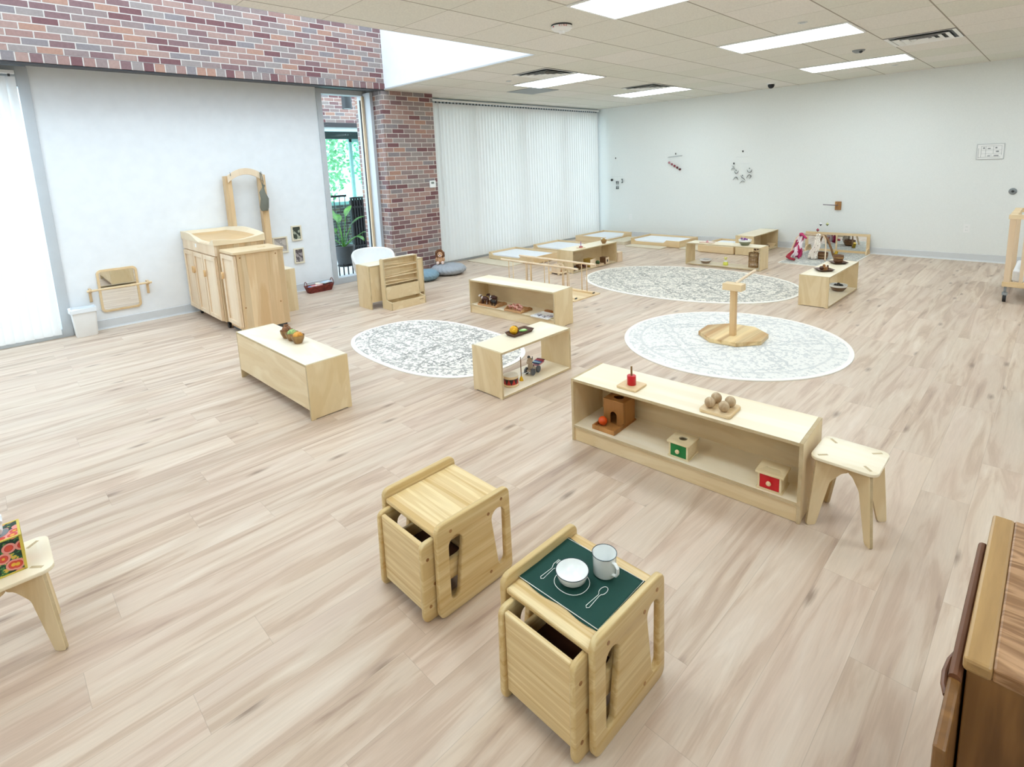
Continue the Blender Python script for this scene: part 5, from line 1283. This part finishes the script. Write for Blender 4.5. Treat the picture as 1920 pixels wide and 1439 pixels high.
# see-through shelf by the back wall
bowl('ceramic_bowl', 'white-rimmed green bowl with purple flowers on the back see-through shelf', (-3.266, 7.95, .3415), .09, .085, plain('olive_glaze', '#75785f', .4), M_white, None)
t = thing('purple_flowers', 'bunch of purple cloth flowers in the white-rimmed bowl', 'flowers', (-3.275, 7.95, .3415 + .05)); rr = random.Random(8)
m = MB()
for k in range(16): m.ball((rr.uniform(-.04, .04), rr.uniform(-.04, .04), rr.uniform(.0, .052)), (.018, .018, .012), 8, 6)
m.build('petals', M_purple, t); m = MB(); m.ball((.05, .01, .03), (.02, .02, .014)); m.ball((.035, -.03, .03), (.016, .016, .012)); m.build('white_petals', M_sheet, t)
tray('thin pinkish tray at the left on the back see-through shelf', (-3.84, 7.93, .3415), .22, .13, .012, plain('blush', '#e4cfc0', .5), 0, None, .01)
t = thing('pink_bead', 'small pink wooden figure on the thin pinkish tray', 'toy', (-3.835, 7.93, .3475)); MB().lathe([(0, 0), (.022, .002), (.018, .014), (.008, .02), (.010, .028), (0, .034)], n=16).build('figure', M_pinkl, t)
bowl('ceramic_bowl', 'brown and white bowl on the bottom board of the back see-through shelf', (-3.857, 7.93, .0205), .088, .062, plain('umber_glaze', '#85705a', .4), M_white)
t = thing('toy_giraffe', 'small yellow toy on the bottom board of the back see-through shelf', 'toy', (-3.54, 7.93, .0205))
MB().lathe([(0, 0), (.034, .002), (.04, .02), (.032, .045), (.018, .06), (0, .065)], n=20).build('body', plain('lemon', '#d8d95a', .5), t); m = MB(); m.ball((0, 0, .055), (.028, .028, .018)); m.build('collar', M_white, t); m = MB(); m.ball((0, 0, .10), (.02, .02, .022)); m.ball((.02, 0, .118), .007, 8, 6); m.ball((-.02, 0, .118), .007, 8, 6); m.build('head', plain('pale_yellow', '#e6e08a', .5), t)
def wicker_cyl():
    t = thing('wicker_cylinder', 'tall open woven rattan cylinder basket in the back see-through shelf', 'basket', (-3.148, 7.985, .0205)); r, h = .066, .215; mw = wood('rattan', '#b59468', '#8a6a42', 'z', 40., 2., .6)
    for z in (.004, .072, .142, h - .004):
        m = MB(); m.lathe([(r - .006, z - .006), (r + .002, z - .006), (r + .004, z), (r + .002, z + .006), (r - .006, z + .006), (r - .006, z - .006)], n=36); m.build('hoop', mw, t)
    m = MB()
    for k in range(26): q = 2 * PI * k / 26; m.tube([(r * math.cos(q), r * math.sin(q), .0), (r * .97 * math.cos(q + .05), r * .97 * math.sin(q + .05), h / 2), (r * math.cos(q), r * math.sin(q), h)], .0042, 5)
    m.build('ribs', mw, t)
    MB().lathe([(0, 0), (r - .006, 0), (r - .006, .006), (0, .006)], n=30).build('bottom', mw, t)
wicker_cyl()
def rocker_tray(lab, loc, rz, w=.20):
    t = thing('curved_basket', lab, 'basket', loc, rz, 'curved dark baskets in the back wall shelf')
    m = MB(); up = []; lo = []
    for k in range(13):
        u = -1 + 2 * k / 12; up.append((u * w, .055 * u * u + .010)); lo.append((u * w, .055 * u * u))
    m.prism(up + lo[::-1], 'x', -.07, .07, True); m.build('curved_base', M_maple, t)
    m = MB()
    for k in range(7): m.ball((random.uniform(-.045, .045), -.1 + k * .034, .032), (.022, .02, .018), 8, 6)
    m.build('dark_contents', M_dark, t)
rocker_tray('curved wooden basket with dark objects at the far end of the back wall shelf', (-3.63, 9.80, .0205), 0)
rocker_tray('curved wooden basket with dark objects at the near end of the back wall shelf', (-3.66, 9.28, .0205), 0, .16)

# right shelf
for k, (y, l) in enumerate(((6.60, 'dark carved square tray, the nearer of two on the right shelf'), (7.13, 'dark carved square tray, the farther of two on the right shelf'))):
    tray(l, (-1.825, y, .3405), .17, .17, .022, M_dark, math.radians(42), 'dark square trays on the right shelf', .03)
t = thing('wooden_puzzle', 'brown wooden puzzle blocks on the nearer dark tray', 'toy', (-1.825, 6.60, .348)); m = MB(); m.ball((-.02, 0, .022), (.03, .03, .022)); m.build('dark_half', M_dark, t); m = MB(); m.box(-.005, .035, -.018, .018, .0, .04); m.ball((.0, .0, .05), (.016, .016, .016)); m.build('light_half', M_oakd, t, bevel=.004); m = MB(); m.cyl((.03, .02, .0), (.03, .02, .055), .010, n=12); m.build('peg', M_dark, t)
t = thing('wooden_cup', 'brown turned wooden cup on the farther dark tray', 'cup', (-1.825, 7.13, .348)); MB().lathe([(0, 0), (.035, 0), (.05, .02), (.05, .05), (.056, .055), (.056, .09), (.05, .095), (.044, .09), (.04, .05), (0, .04)], n=24).build('cup_body', M_brn, t); m = MB(); m.lathe([(.051, .054), (.058, .06), (.058, .07), (.051, .076)], n=24); m.build('lighter_band', M_bowlw, t)
bowl('ceramic_bowl', 'brown bowl with white rim inside the right shelf', (-1.80, 7.10, .0205), .095, .075, plain('brown_glaze', '#6f5540', .4), M_white)
t = thing('dark_balls', 'dark round objects heaped in the bowl of the right shelf', 'toy', (-1.80, 7.10, .07)); m = MB()
for x, y, z in ((-.03, 0, .012), (.03, .01, .012), (0, -.03, .014), (0, .035, .012), (.0, 0, .028)): m.ball((x, y, z), .02, 10, 8)
m.build('heap', M_black, t)

# ---------------------------------------------------------------- play corner at the back wall
m = MB(); m.prism(rrect(-.44, .44, -.70, .70, .01), 'z', 0, .008)
t = thing('play_rug', 'rectangular grey patterned rug under the baby gym at the back wall', 'rug', (-2.572, 9.32, 0)); m.build('pile', rug_mat('rug_rect', '#d8d5cc', '#8c8b88', 0, .35, .14, 9, 9), t)
m = MB(); 
for a in ((-.455, .455, -.715, -.70), (-.455, .455, .70, .715), (-.455, -.44, -.70, .70), (.44, .455, -.70, .70)): m.box(*a, 0, .0085)
m.build('border', M_rugedge, t)
def floor_mirror():
    t = thing('floor_mirror', 'long low wooden framed floor mirror leaning at the back wall behind the baby gym', 'mirror', (-2.608, 10.03, 0))
    cutboard('frame', [(-.475, .0), (.475, .0), (.475, .325), (-.475, .325)], [[(-.43, .045), (-.012, .045), (-.012, .285), (-.43, .285)], [(.012, .045), (.43, .045), (.43, .285), (.012, .285)]], 'y', -.012, .012, M_maple, t, .002)
    for x0, x1 in ((-.435, -.008), (.008, .435)): m = MB(); m.box(x0, x1, -.004, .004, .04, .29); m.build('mirror_glass', M_mirror, t)
    for x in (-.44, .452): 
        m = MB(); m.prism([(-.15, .0), (.07, .0), (.07, .04)] + [(-.05 + .1 * math.cos(q), .03 + .07 * math.sin(q)) for q in [PI * i / 10 for i in range(1, 11)]], 'x', x, x + .02); m.build('foot', M_maple, t, bevel=.003)
floor_mirror()
def baby_gym():
    t = thing('baby_gym', 'wooden bent-frame baby gym draped with pink and white cloths', 'baby gym', (-2.76, 9.28, .009)); mb_ = wood('bent_ply', '#9b7350', '#7b5636', 'z', 14., 6.)
    def hoop(y0, mt, w=.26, nm='frame_hoop'):
        m = MB(); pts = [(-w, y0, 0), (-w + .02, y0 * .62, .15), (-w + .05, y0 * .22, .30), (-w + .09, y0 * .08, .355), (-.10, y0 * .04, .362), (.10, y0 * .04, .362), (w - .09, y0 * .08, .355), (w - .05, y0 * .22, .30), (w - .02, y0 * .62, .15), (w, y0, 0)]
        m.tube(pts, .017, 8, flat=(.55, 1.2)); m.build(nm, mt, t)
    hoop(.22, mb_); hoop(-.22, M_pinel)
    m = MB(); m.cyl((.275, .20, .012), (.30, .235, .09), .028, .022, 14); m.build('gold_foot_cover', plain('gold_satin', '#b8962a', .3, .5), t)
    rr = random.Random(11)
    def cloth(lab, x, y, w, z0, z1, mt, lean=0, seed=0, name='play_cloth'):
        m = MB(); n = 12; k = 10; G = []
        for j in range(k + 1):
            v = j / k; row = []
            for i in range(n + 1):
                u = i / n - .5; ww = w * (.35 + .75 * v ** .6)
                row.append(m.bm.verts.new((u * ww + lean * v + .012 * math.sin(v * 9 + seed), .022 * math.sin(u * 19 + seed + v * 3) * (.4 + v) - .02 - .17 * v * (1 if lean < 1 else 1), z1 + (z0 - z1) * v + .01 * math.sin(u * 8 + seed))))
            G.append(row)
        for j in range(k):
            for i in range(n): m._f([G[j][i], G[j][i + 1], G[j + 1][i + 1], G[j + 1][i]], True)
        m.ball((0, -.015, z1 + .005), (.035, .03, .022))
        o = tag(m.build(name, mt, None), lab, 'cloth', (-2.76 + x, 9.28 + y, .009), 0, 'cloths hanging on the baby gym')
        md = o.modifiers.new('s', 'SOLIDIFY'); md.thickness = .003
    cloth('pink and white scarf hanging at the left of the baby gym', -.15, -.005, .16, .01, .362, spots_mat('pink_white_cloth', '#efe3e4', '#b82f62', 9, .5), -.03, 1)
    cloth('speckled white cloth hanging at the right of the baby gym', .10, -.01, .13, .015, .362, spots_mat('speckled_cloth', '#efe6da', '#7c6a5c', 34, .66), -.02, 4)
    m = MB(); m.tube([(-.16, -.03, .37), (-.10, -.06, .35), (-.055, -.10, .315)], [.018, .016, .022], 8, flat=(1, .6)); tag(m.build('crimson_cloth', M_pink, None), 'crimson cloth knot sticking out at the top left of the baby gym', 'cloth', (-2.76, 9.28, .009), 0, 'cloths hanging on the baby gym')
    m = MB(); m.tube([(-.10, -.46, .012), (-.17, -.44, .02), (-.22, -.38, .03), (-.23, -.30, .05), (-.20, -.24, .10)], [.022, .024, .026, .02, .012], 8, flat=(1.3, .8)); tag(m.build('red_cloth', plain('deep_red_cloth', '#9b2232', .85), None), 'deep red cloth trailing on the rug at the left foot of the baby gym', 'cloth', (-2.76, 9.28, .024), 0, 'cloths hanging on the baby gym')
baby_gym()
t = thing('round_basket', 'small brown banded basket on the rug under the baby gym', 'basket', (-2.60, 9.25, .009)); MB().lathe([(0, 0), (.07, 0), (.085, .05), (.088, .1), (.08, .1), (.075, .05), (.06, .01), (0, .01)], n=28).build('basket_body', M_brn, t)
for z in (.03, .075): MB().lathe([(.078 + z * .1, z - .006), (.086 + z * .08, z), (.078 + z * .1, z + .008)], n=28).build('band', M_bowlw, t)
def oct_mobile():
    t = thing('octahedron_mobile', 'three small coloured octahedrons hanging by threads from a wall bracket above the floor mirror', 'mobile', (-2.635, YB, 0))
    m = MB(); m.box(-.045, .045, -.022, -.001, .695, .835); m.build('wall_block', M_oakd, t, bevel=.002)
    m = MB(); m.cyl((0, -.02, .77), (-.155, -.26, .80), .007, n=10); m.build('arm', plain('lilac_grey', '#7d7280', .5), t)
    A = Vector((-.15, -.25, .795)); m = MB(); m.cyl(A, A + Vector((0, 0, -.12)), .0008, n=4); m.cyl(A + Vector((-.07, 0, -.12)), A + Vector((.07, 0, -.12)), .002, n=6); m.build('thread_and_crossbar', M_white, t)
    for x, z, c, c2 in ((-.07, .375, '#b0334f', '#6e1f35'), (-.03, .475, '#f3f3f6', '#1c2740'), (.07, .478, '#d9dc9a', '#5d6a3a')):
        q = A + Vector((x, 0, -.12)); m = MB(); m.cyl(q, (q.x, q.y, z + .03), .0008, n=4); m.build('thread', M_white, t)
        m = MB(); m.mi = 0; r = .032; ring = [(r * .8, 0), (0, r * .8), (-r * .8, 0), (0, -r * .8)]; V = [m.bm.verts.new((q.x + a, q.y + b, z)) for a, b in ring]; T = m.bm.verts.new((q.x, q.y, z + r)); B = m.bm.verts.new((q.x, q.y, z - r))
        for i in range(4): m.mi = 0; m._f([V[i], V[(i + 1) % 4], T]); m.mi = 1; m._f([V[(i + 1) % 4], V[i], B])
        m.build('octahedron', [plain('oct_' + c[1:], c, .35), plain('oct_' + c2[1:], c2, .35)], t)
oct_mobile()
def hook(t, x, z, y=-.012):
    m = MB(); m.box(x - .010, x + .010, y, -.0005, z - .016, z + .016); m.build('wall_hook', M_black, t, bevel=.003)
def gobbi():
    t = thing('graded_ball_mobile', 'five red balls in graded shades hanging stepwise from a rod on the back wall', 'mobile', (-5.59, YB, 0))
    hook(t, 0, 1.735); m = MB(); m.cyl((-.155, -.03, 1.672), (.155, -.03, 1.69), .005, n=8); m.build('rod', M_grey, t)
    m = MB(); m.tube([(-.08, -.03, 1.676), (0, -.012, 1.74), (.08, -.03, 1.686)], .0009, 4); m.build('hanging_thread', M_white, t)
    for k, c in enumerate(('#b98088', '#9c5763', '#8e2c3c', '#6b1224', '#4a0c18')):
        x = -.128 + k * .059; z = 1.565 - k * .035; m = MB(); m.cyl((x, -.03, z + .02), (x, -.03, 1.682), .0008, n=4); m.build('thread', M_white, t); m = MB(); m.ball((x, -.03, z), .0235, 16, 10); m.build('ball', plain('shade_%d' % k, c, .35), t)
gobbi()
def dancers():
    t = thing('dancer_mobile', 'mobile of small foil figures in silver, black and blue on the back wall', 'mobile', (-4.25, YB, 0))
    hook(t, .01, 1.722); hook(t, -.153, 1.507)
    m = MB(); m.cyl((-.11, -.02, 1.62), (.12, -.02, 1.62), .0013, n=5); m.cyl((-.04, -.02, 1.50), (.15, -.02, 1.505), .0013, n=5); m.build('crossbars', M_alu2, t)
    fl = plain('silver_foil', '#9aa6a4', .25, .7)
    def fig(x, z, mt, pts1, pts2, head=True, s=1.):
        m = MB()
        for P in (pts1, pts2): m.tube([(x + a * s, -.02, z + b * s) for a, b in P], [.004] + [.0125] * (len(P) - 2) + [.004], 6, flat=(1, .35))
        m.build('figure', mt, t)
        if head: m = MB(); m.ball((x, -.02, z + .05 * s), .011, 10, 8); m.build('head', fl, t)
        m = MB(); m.cyl((x, -.02, z + .06), (x, -.02, 1.50 if z < 1.45 else 1.62), .0007, n=4); m.build('thread', M_white, t)
    fig(-.155, 1.42, fl, [(-.03, .05), (0, .035), (.03, .02)], [(-.04, -.04), (-.02, .0), (.01, .005), (.05, -.03)], False)
    fig(-.10, 1.33, M_black, [(-.035, .045), (-.015, .0), (.0, -.012), (.02, 0), (.05, .04)], [(-.06, -.13), (-.02, -.08), (.0, -.07), (.02, -.085), (.045, -.13)])
    fig(.02, 1.235, M_black, [(-.03, .05), (-.01, .01), (.02, -.005), (.055, -.045)], [(-.05, -.10), (-.01, -.055), (.01, -.05), (.05, -.07)])
    fig(.145, 1.36, M_black, [(-.045, .03), (-.03, -.01), (0, -.025), (.03, -.01), (.045, .03)], [(-.05, -.13), (-.03, -.085), (.0, -.06), (.028, -.08), (.03, -.10), (.005, -.14)])
dancers()
def munari():
    t = thing('black_white_mobile', 'black geometric shapes mobile on the back wall beside the far corner', 'mobile', (-7.03, YB, 0))
    hook(t, 0, 1.70); m = MB(); m.tube([(-.09, -.03, 1.30), (0, -.012, 1.70), (.17, -.03, 1.30)], .0007, 4); m.build('threads', M_white, t)
    m = MB(); m.cyl((-.10, -.03, 1.30), (.20, -.03, 1.30), .0012, n=5); m.cyl((.054, -.03, 1.30), (.054, -.03, 1.15), .0007, n=4); m.cyl((-.09, -.03, 1.3), (-.09, -.03, 1.25), .0007, n=4); m.cyl((.18, -.03, 1.3), (.18, -.03, 1.24), .0007, n=4); m.build('crossbar', M_alu2, t)
    m = MB(); m.ball((-.09, -.03, 1.228), .027, 16, 10); m.build('black_ball', M_black, t)
    m = MB()
    for s in (-1, 1):
        for q in (-1, 1): zc = 1.115; m.prism([(.054 + s * .034, zc + q * .085), (.054 + s * .008, zc + q * .085), (.054 + s * .014, zc + q * .012), (.054 + s * .024, zc + q * .012)], 'y', -.032, -.028)
    m.box(.02, .088, -.032, -.028, 1.03, 1.038); m.box(.02, .088, -.032, -.028, 1.192, 1.2); m.build('black_blades', M_black, t)
    m = MB(); m.prism([(.155, 1.16), (.193, 1.16), (.193, 1.25), (.155, 1.25), (.178, 1.225), (.178, 1.185)], 'y', -.032, -.028); m.build('black_bracket', M_black, t)
munari()
t = thing('wall_notice', 'framed evacuation plan sheet on the back wall at upper right', 'notice', (-.787, YB, 1.56))
m = MB(); m.box(-.148, .148, -.012, -.001, -.108, .108); m.build('acrylic_holder', M_alu2, t, bevel=.002)
m = MB(); m.box(-.138, .138, -.0135, -.012, -.098, .098); m.build('sheet', M_white, t)
m = MB(); g = -.0142
for a in ((-.13, .11, -.078, -.074), (-.13, -.126, -.09, .05), (-.10, .12, .075, .078), (-.10, -.097, -.074, .078), (.117, .12, -.05, .078), (-.10, .12, -.03, -.028), (-.10, .12, .02, .022), (-.05, -.047, -.07, .07), (.03, .033, -.03, .075), (-.02, .02, -.05, -.047), (-.08, -.06, .04, .06), (.06, .09, -.01, .01), (-.03, 0, .035, .05), (.05, .07, .04, .06), (-.03, .0, -.065, -.055), (.04, .09, -.065, -.05)): m.box(a[0], a[1], g, -.0135, a[2], a[3])
m.build('floor_plan', M_grey, t)
t = thing('wall_doorstop', 'round grey metal wall stop near the right edge of the back wall', 'wall stop', (-.51, YB, 1.011))
m = MB(); m.lathe([(0, 0), (.045, 0), (.045, .008), (.03, .02), (.018, .022), (.016, .012), (0, .012)], n=28); m.bm.transform(Matrix.Rotation(PI / 2, 4, 'X')); m.build('ring', M_grey, t); m = MB(); m.lathe([(0, .0125), (.015, .0125), (.012, .018), (0, .018)], n=16); m.bm.transform(Matrix.Rotation(PI / 2, 4, 'X')); m.build('rubber_centre', M_dgrey, t)
def outlet(x, z, lab, first=[None]):
    if first[0]: return dup(first[0], (x, YB, z), 0, lab)
    t = thing('power_outlet', lab, 'outlet', (x, YB, z), 0, 'wall outlets')
    m = MB(); m.box(-.037, .037, -.006, 0, -.06, .06); m.build('cover_plate', M_white, t, bevel=.002)
    for q in (-.024, .024): m = MB(); m.box(-.017, .017, -.008, -.006, q - .014, q + .014); m.build('socket', M_white, t, bevel=.001); m = MB(); m.box(-.009, -.006, -.0084, -.008, q - .004, q + .007); m.box(.006, .009, -.0084, -.008, q - .004, q + .007); m.build('slots', M_grey, t)
    first[0] = t
outlet(-.964, .473, 'white wall outlet low on the back wall at the right'); outlet(-6.651, .427, 'white wall outlet low on the back wall near the far corner')

# ---------------------------------------------------------------- outside the side window
def outside():
    m = MB(); m.box(-16, XW - .3, -1, 14, -.14, -.03); struct('courtyard_floor', m, plain('pale_paving', '#c9ccce', .8))
    m = MB(); m.box(-10.6, -10.3, 3.2, 7.2, 2.60, 6.5); struct('wall_courtyard_brick', m, brick('brick_court', z0=2.6))
    m = MB(); m.box(-10.62, -10.28, 3.2, 7.2, 2.52, 2.6); struct('trim_5', m, M_steel)
    m = MB()
    for y in (5.0, 6.35): m.box(-10.42, -10.34, y - .03, y + .03, -.03, 2.52)
    m.box(-10.42, -10.34, 4.2, 7.2, 2.44, 2.52); o = struct('window_4', m, plain('aqua_white_frame', '#dff0ee', .4))
    g = MB(); g.quad((-10.38, 4.2, 0), (-10.38, 7.2, 0), (-10.38, 7.2, 2.44), (-10.38, 4.2, 2.44)); g.build('glass_pane', M_teal, o)
    m = MB(); m.box(-14.2, -10.7, 4.0, 9.5, 2.62, 2.75); m.box(-12.2, -12.0, 4.0, 9.5, 2.40, 2.62); struct('ceiling_pavilion', m, M_dgrey)
    m = MB()
    for y in (6.55, 7.15, 7.9): m.box(-12.1, -12.04, y - .035, y + .035, .9, 2.4)
    m.box(-12.1, -12.04, 6.5, 8.6, 2.33, 2.4); m.box(-12.1, -12.04, 5.2, 8.6, .88, .95); o = struct('window_5', m, plain('teal_frame', '#cfe9e6', .4))
    g = MB(); g.quad((-12.07, 6.55, .95), (-12.07, 8.6, .95), (-12.07, 8.6, 2.33), (-12.07, 6.55, 2.33)); g.build('glass_pane', M_teal, o)
    m = MB(); m.box(-12.14, -12.0, 5.2, 8.8, -.03, .88); struct('wall_pavilion_low', m, brick('brick_low', z0=0, dark=.8))
    t = thing('exterior_lamp', 'black cylinder lamp hanging in front of the courtyard brick wall', 'lamp', (-9., 4.892, 2.72)); MB().lathe([(0, .01), (.075, .01), (.08, 0), (.085, 0), (.085, .75), (0, .75)], n=24).build('cylinder', M_dgrey, t); m = MB(); m.lathe([(0, .006), (.072, .006), (.072, .009), (0, .009)], n=20); m.build('lens', M_white, t); m = MB(); m.cyl((0, 0, .75), (-1.3, 0, .80), .03, n=8); m.build('wall_arm', M_dgrey, t)
    t = thing('slatted_screen', 'tall black slatted screen behind the potted plant outside', 'screen', (-9.6, 5.55, 0))
    for k in range(16): m = MB(); y = -.44 + k * .057; m.box(-.015, .015, y, y + .036, .0, 1.13); m.build('slat', M_black, t)
    m = MB(); m.box(.015, .03, -.44, .46, .2, .24); m.box(.015, .03, -.44, .46, .95, .99); m.box(-.02, .035, -.44, .46, 1.13, 1.16); m.box(-.05, -.02, -.44, .46, 0, 1.1); m.build('frame', M_black, t)
    t = thing('metal_railing', 'dark metal railing with thin bars left of the black screen outside', 'railing', (-9.75, 4.75, 0))
    m = MB(); m.box(-.02, .02, -.6, .36, 1.17, 1.21); m.box(-.015, .015, -.6, .36, .08, .11); m.build('rail', M_black, t)
    for k in range(9): m = MB(); m.cyl((0, -.55 + k * .11, -.03), (0, -.55 + k * .11, 1.18), .009, n=6); m.build('bar', M_black, t)
    # potted plant
    t = thing('plant_pot', 'dark grey round pot on a black metal stand outside the side window', 'pot', (-8.15, 4.16, 0))
    MB().lathe([(0, .16), (.10, .16), (.115, .18), (.165, .44), (.165, .47), (.15, .47), (.14, .44), (0, .43)], n=32).build('pot_body', M_dgrey, t)
    MB().lathe([(0, .432), (.139, .438)], n=24).build('soil', M_brn, t)
    for k in range(4): q = PI / 4 + k * PI / 2; m = MB(); m.box(.11 * math.cos(q) - .008, .11 * math.cos(q) + .008, .11 * math.sin(q) - .008, .11 * math.sin(q) + .008, -.03, .2); m.build('stand_leg', M_black, t)
    m = MB(); m.lathe([(.10, .14), (.125, .14), (.125, .16), (.10, .16)], n=24); m.build('stand_ring', M_black, t)
    t = thing('bird_of_paradise_plant', 'leafy green plant with big paddle leaves growing in the grey pot outside', 'plant', (-8.15, 4.16, .436))
    ml, nt, b = _nt('leaf_green'); b.inputs['Base Color'].default_value = (*hexc('#4f9a34'), 1); b.inputs['Roughness'].default_value = .35
    tc = N(nt, 'ShaderNodeTexCoord'); nz = N(nt, 'ShaderNodeTexNoise', Scale=14.0); LK(nt, tc.outputs['Object'], nz.inputs['Vector']); LK(nt, ramp(nt, nz.outputs[0], [(.3, hexc('#2f6f1e')), (.7, hexc('#5f9f38'))]), b.inputs['Base Color'])
    rr = random.Random(6)
    spec_ = [(-100, .08, .42, .34, .115, .0), (60, .13, .34, .28, .095, .3), (75, .32, .22, .26, .06, 1.1), (-60, .20, .28, .24, .08, .5), (170, .16, .40, .24, .07, .3), (20, .24, .18, .20, .05, .9), (-140, .28, .22, .2, .05, .9), (110, .10, .50, .22, .06, .1)]
    for k, (az, rad, z, ln, wd_, droop) in enumerate(spec_):
        q = math.radians(az); tip = Vector((rad * math.cos(q), rad * math.sin(q), z)); m = MB()
        m.tube([(0, 0, 0), tuple(tip * .45 + Vector((0, 0, z * .12))), tuple(tip)], .007, 6); st = m.build('stem', ml, t)
        m = MB(); n = 9; side = Vector((-math.sin(q), math.cos(q), 0)); G = []
        for i in range(n + 1):
            u = i / n; el = 1.25 - droop * 1.1 - u * (.5 + droop * .6); d = Vector((math.cos(q) * math.cos(el), math.sin(q) * math.cos(el), math.sin(el)))
            c = tip if i == 0 else G[-1][3] + d * ln / n; w = wd_ * math.sin(PI * min(1, u * .93 + .06)) ** .8 + .003; nrm = d.cross(side)
            G.append((c - side * w + nrm * w * .25, c, c + side * w + nrm * w * .25, c))
        V = [[m.bm.verts.new(p) for p in g[:3]] for g in G]
        for A, B in zip(V, V[1:]):
            for j in range(2): m._f([A[j], A[j + 1], B[j + 1], B[j]], True)
        o = m.build('leaf', ml, t, sharp=80)
    # trees beyond
    mt_, nt, b = _nt('tree_leaves'); tc = N(nt, 'ShaderNodeTexCoord'); nz = N(nt, 'ShaderNodeTexNoise', Scale=2.5); LK(nt, tc.outputs['Object'], nz.inputs['Vector']); LK(nt, ramp(nt, nz.outputs[0], [(.3, hexc('#5f9a62')), (.7, hexc('#b4dcae'))]), b.inputs['Base Color']); b.inputs['Roughness'].default_value = .6
    for (x, y, z, r, lab) in ((-17.5, 7.6, 2.0, 1.8, 'green leafy tree seen through the courtyard glass, left'), (-18.0, 12.0, 2.0, 2.0, 'green leafy tree seen through the courtyard glass, right')):
        t = thing('tree', lab, 'tree', (x, y, -.1), 0, 'trees beyond the courtyard'); MB().cyl((0, 0, 0), (.05, 0, z), .13, .07, 10).build('trunk', M_brn, t)
        m = MB()
        for k in range(2600):
            p = Vector((rr.gauss(0, 1), rr.gauss(0, 1), rr.gauss(0, 1))).normalized() * r * rr.uniform(.35, 1) ** .5; a = Vector((rr.uniform(-1, 1), rr.uniform(-1, 1), rr.uniform(-1, 1))).normalized() * .09; c = a.cross(Vector((rr.uniform(-1, 1), rr.uniform(-1, 1), rr.uniform(-1, 1)))).normalized() * .05
            o_ = Vector((0, 0, z + .3)) + Vector((p.x, p.y, p.z * 1.0)); m.quad(o_ - a, o_ + c, o_ + a, o_ - c)
        m.build('foliage', mt_, t)
outside()
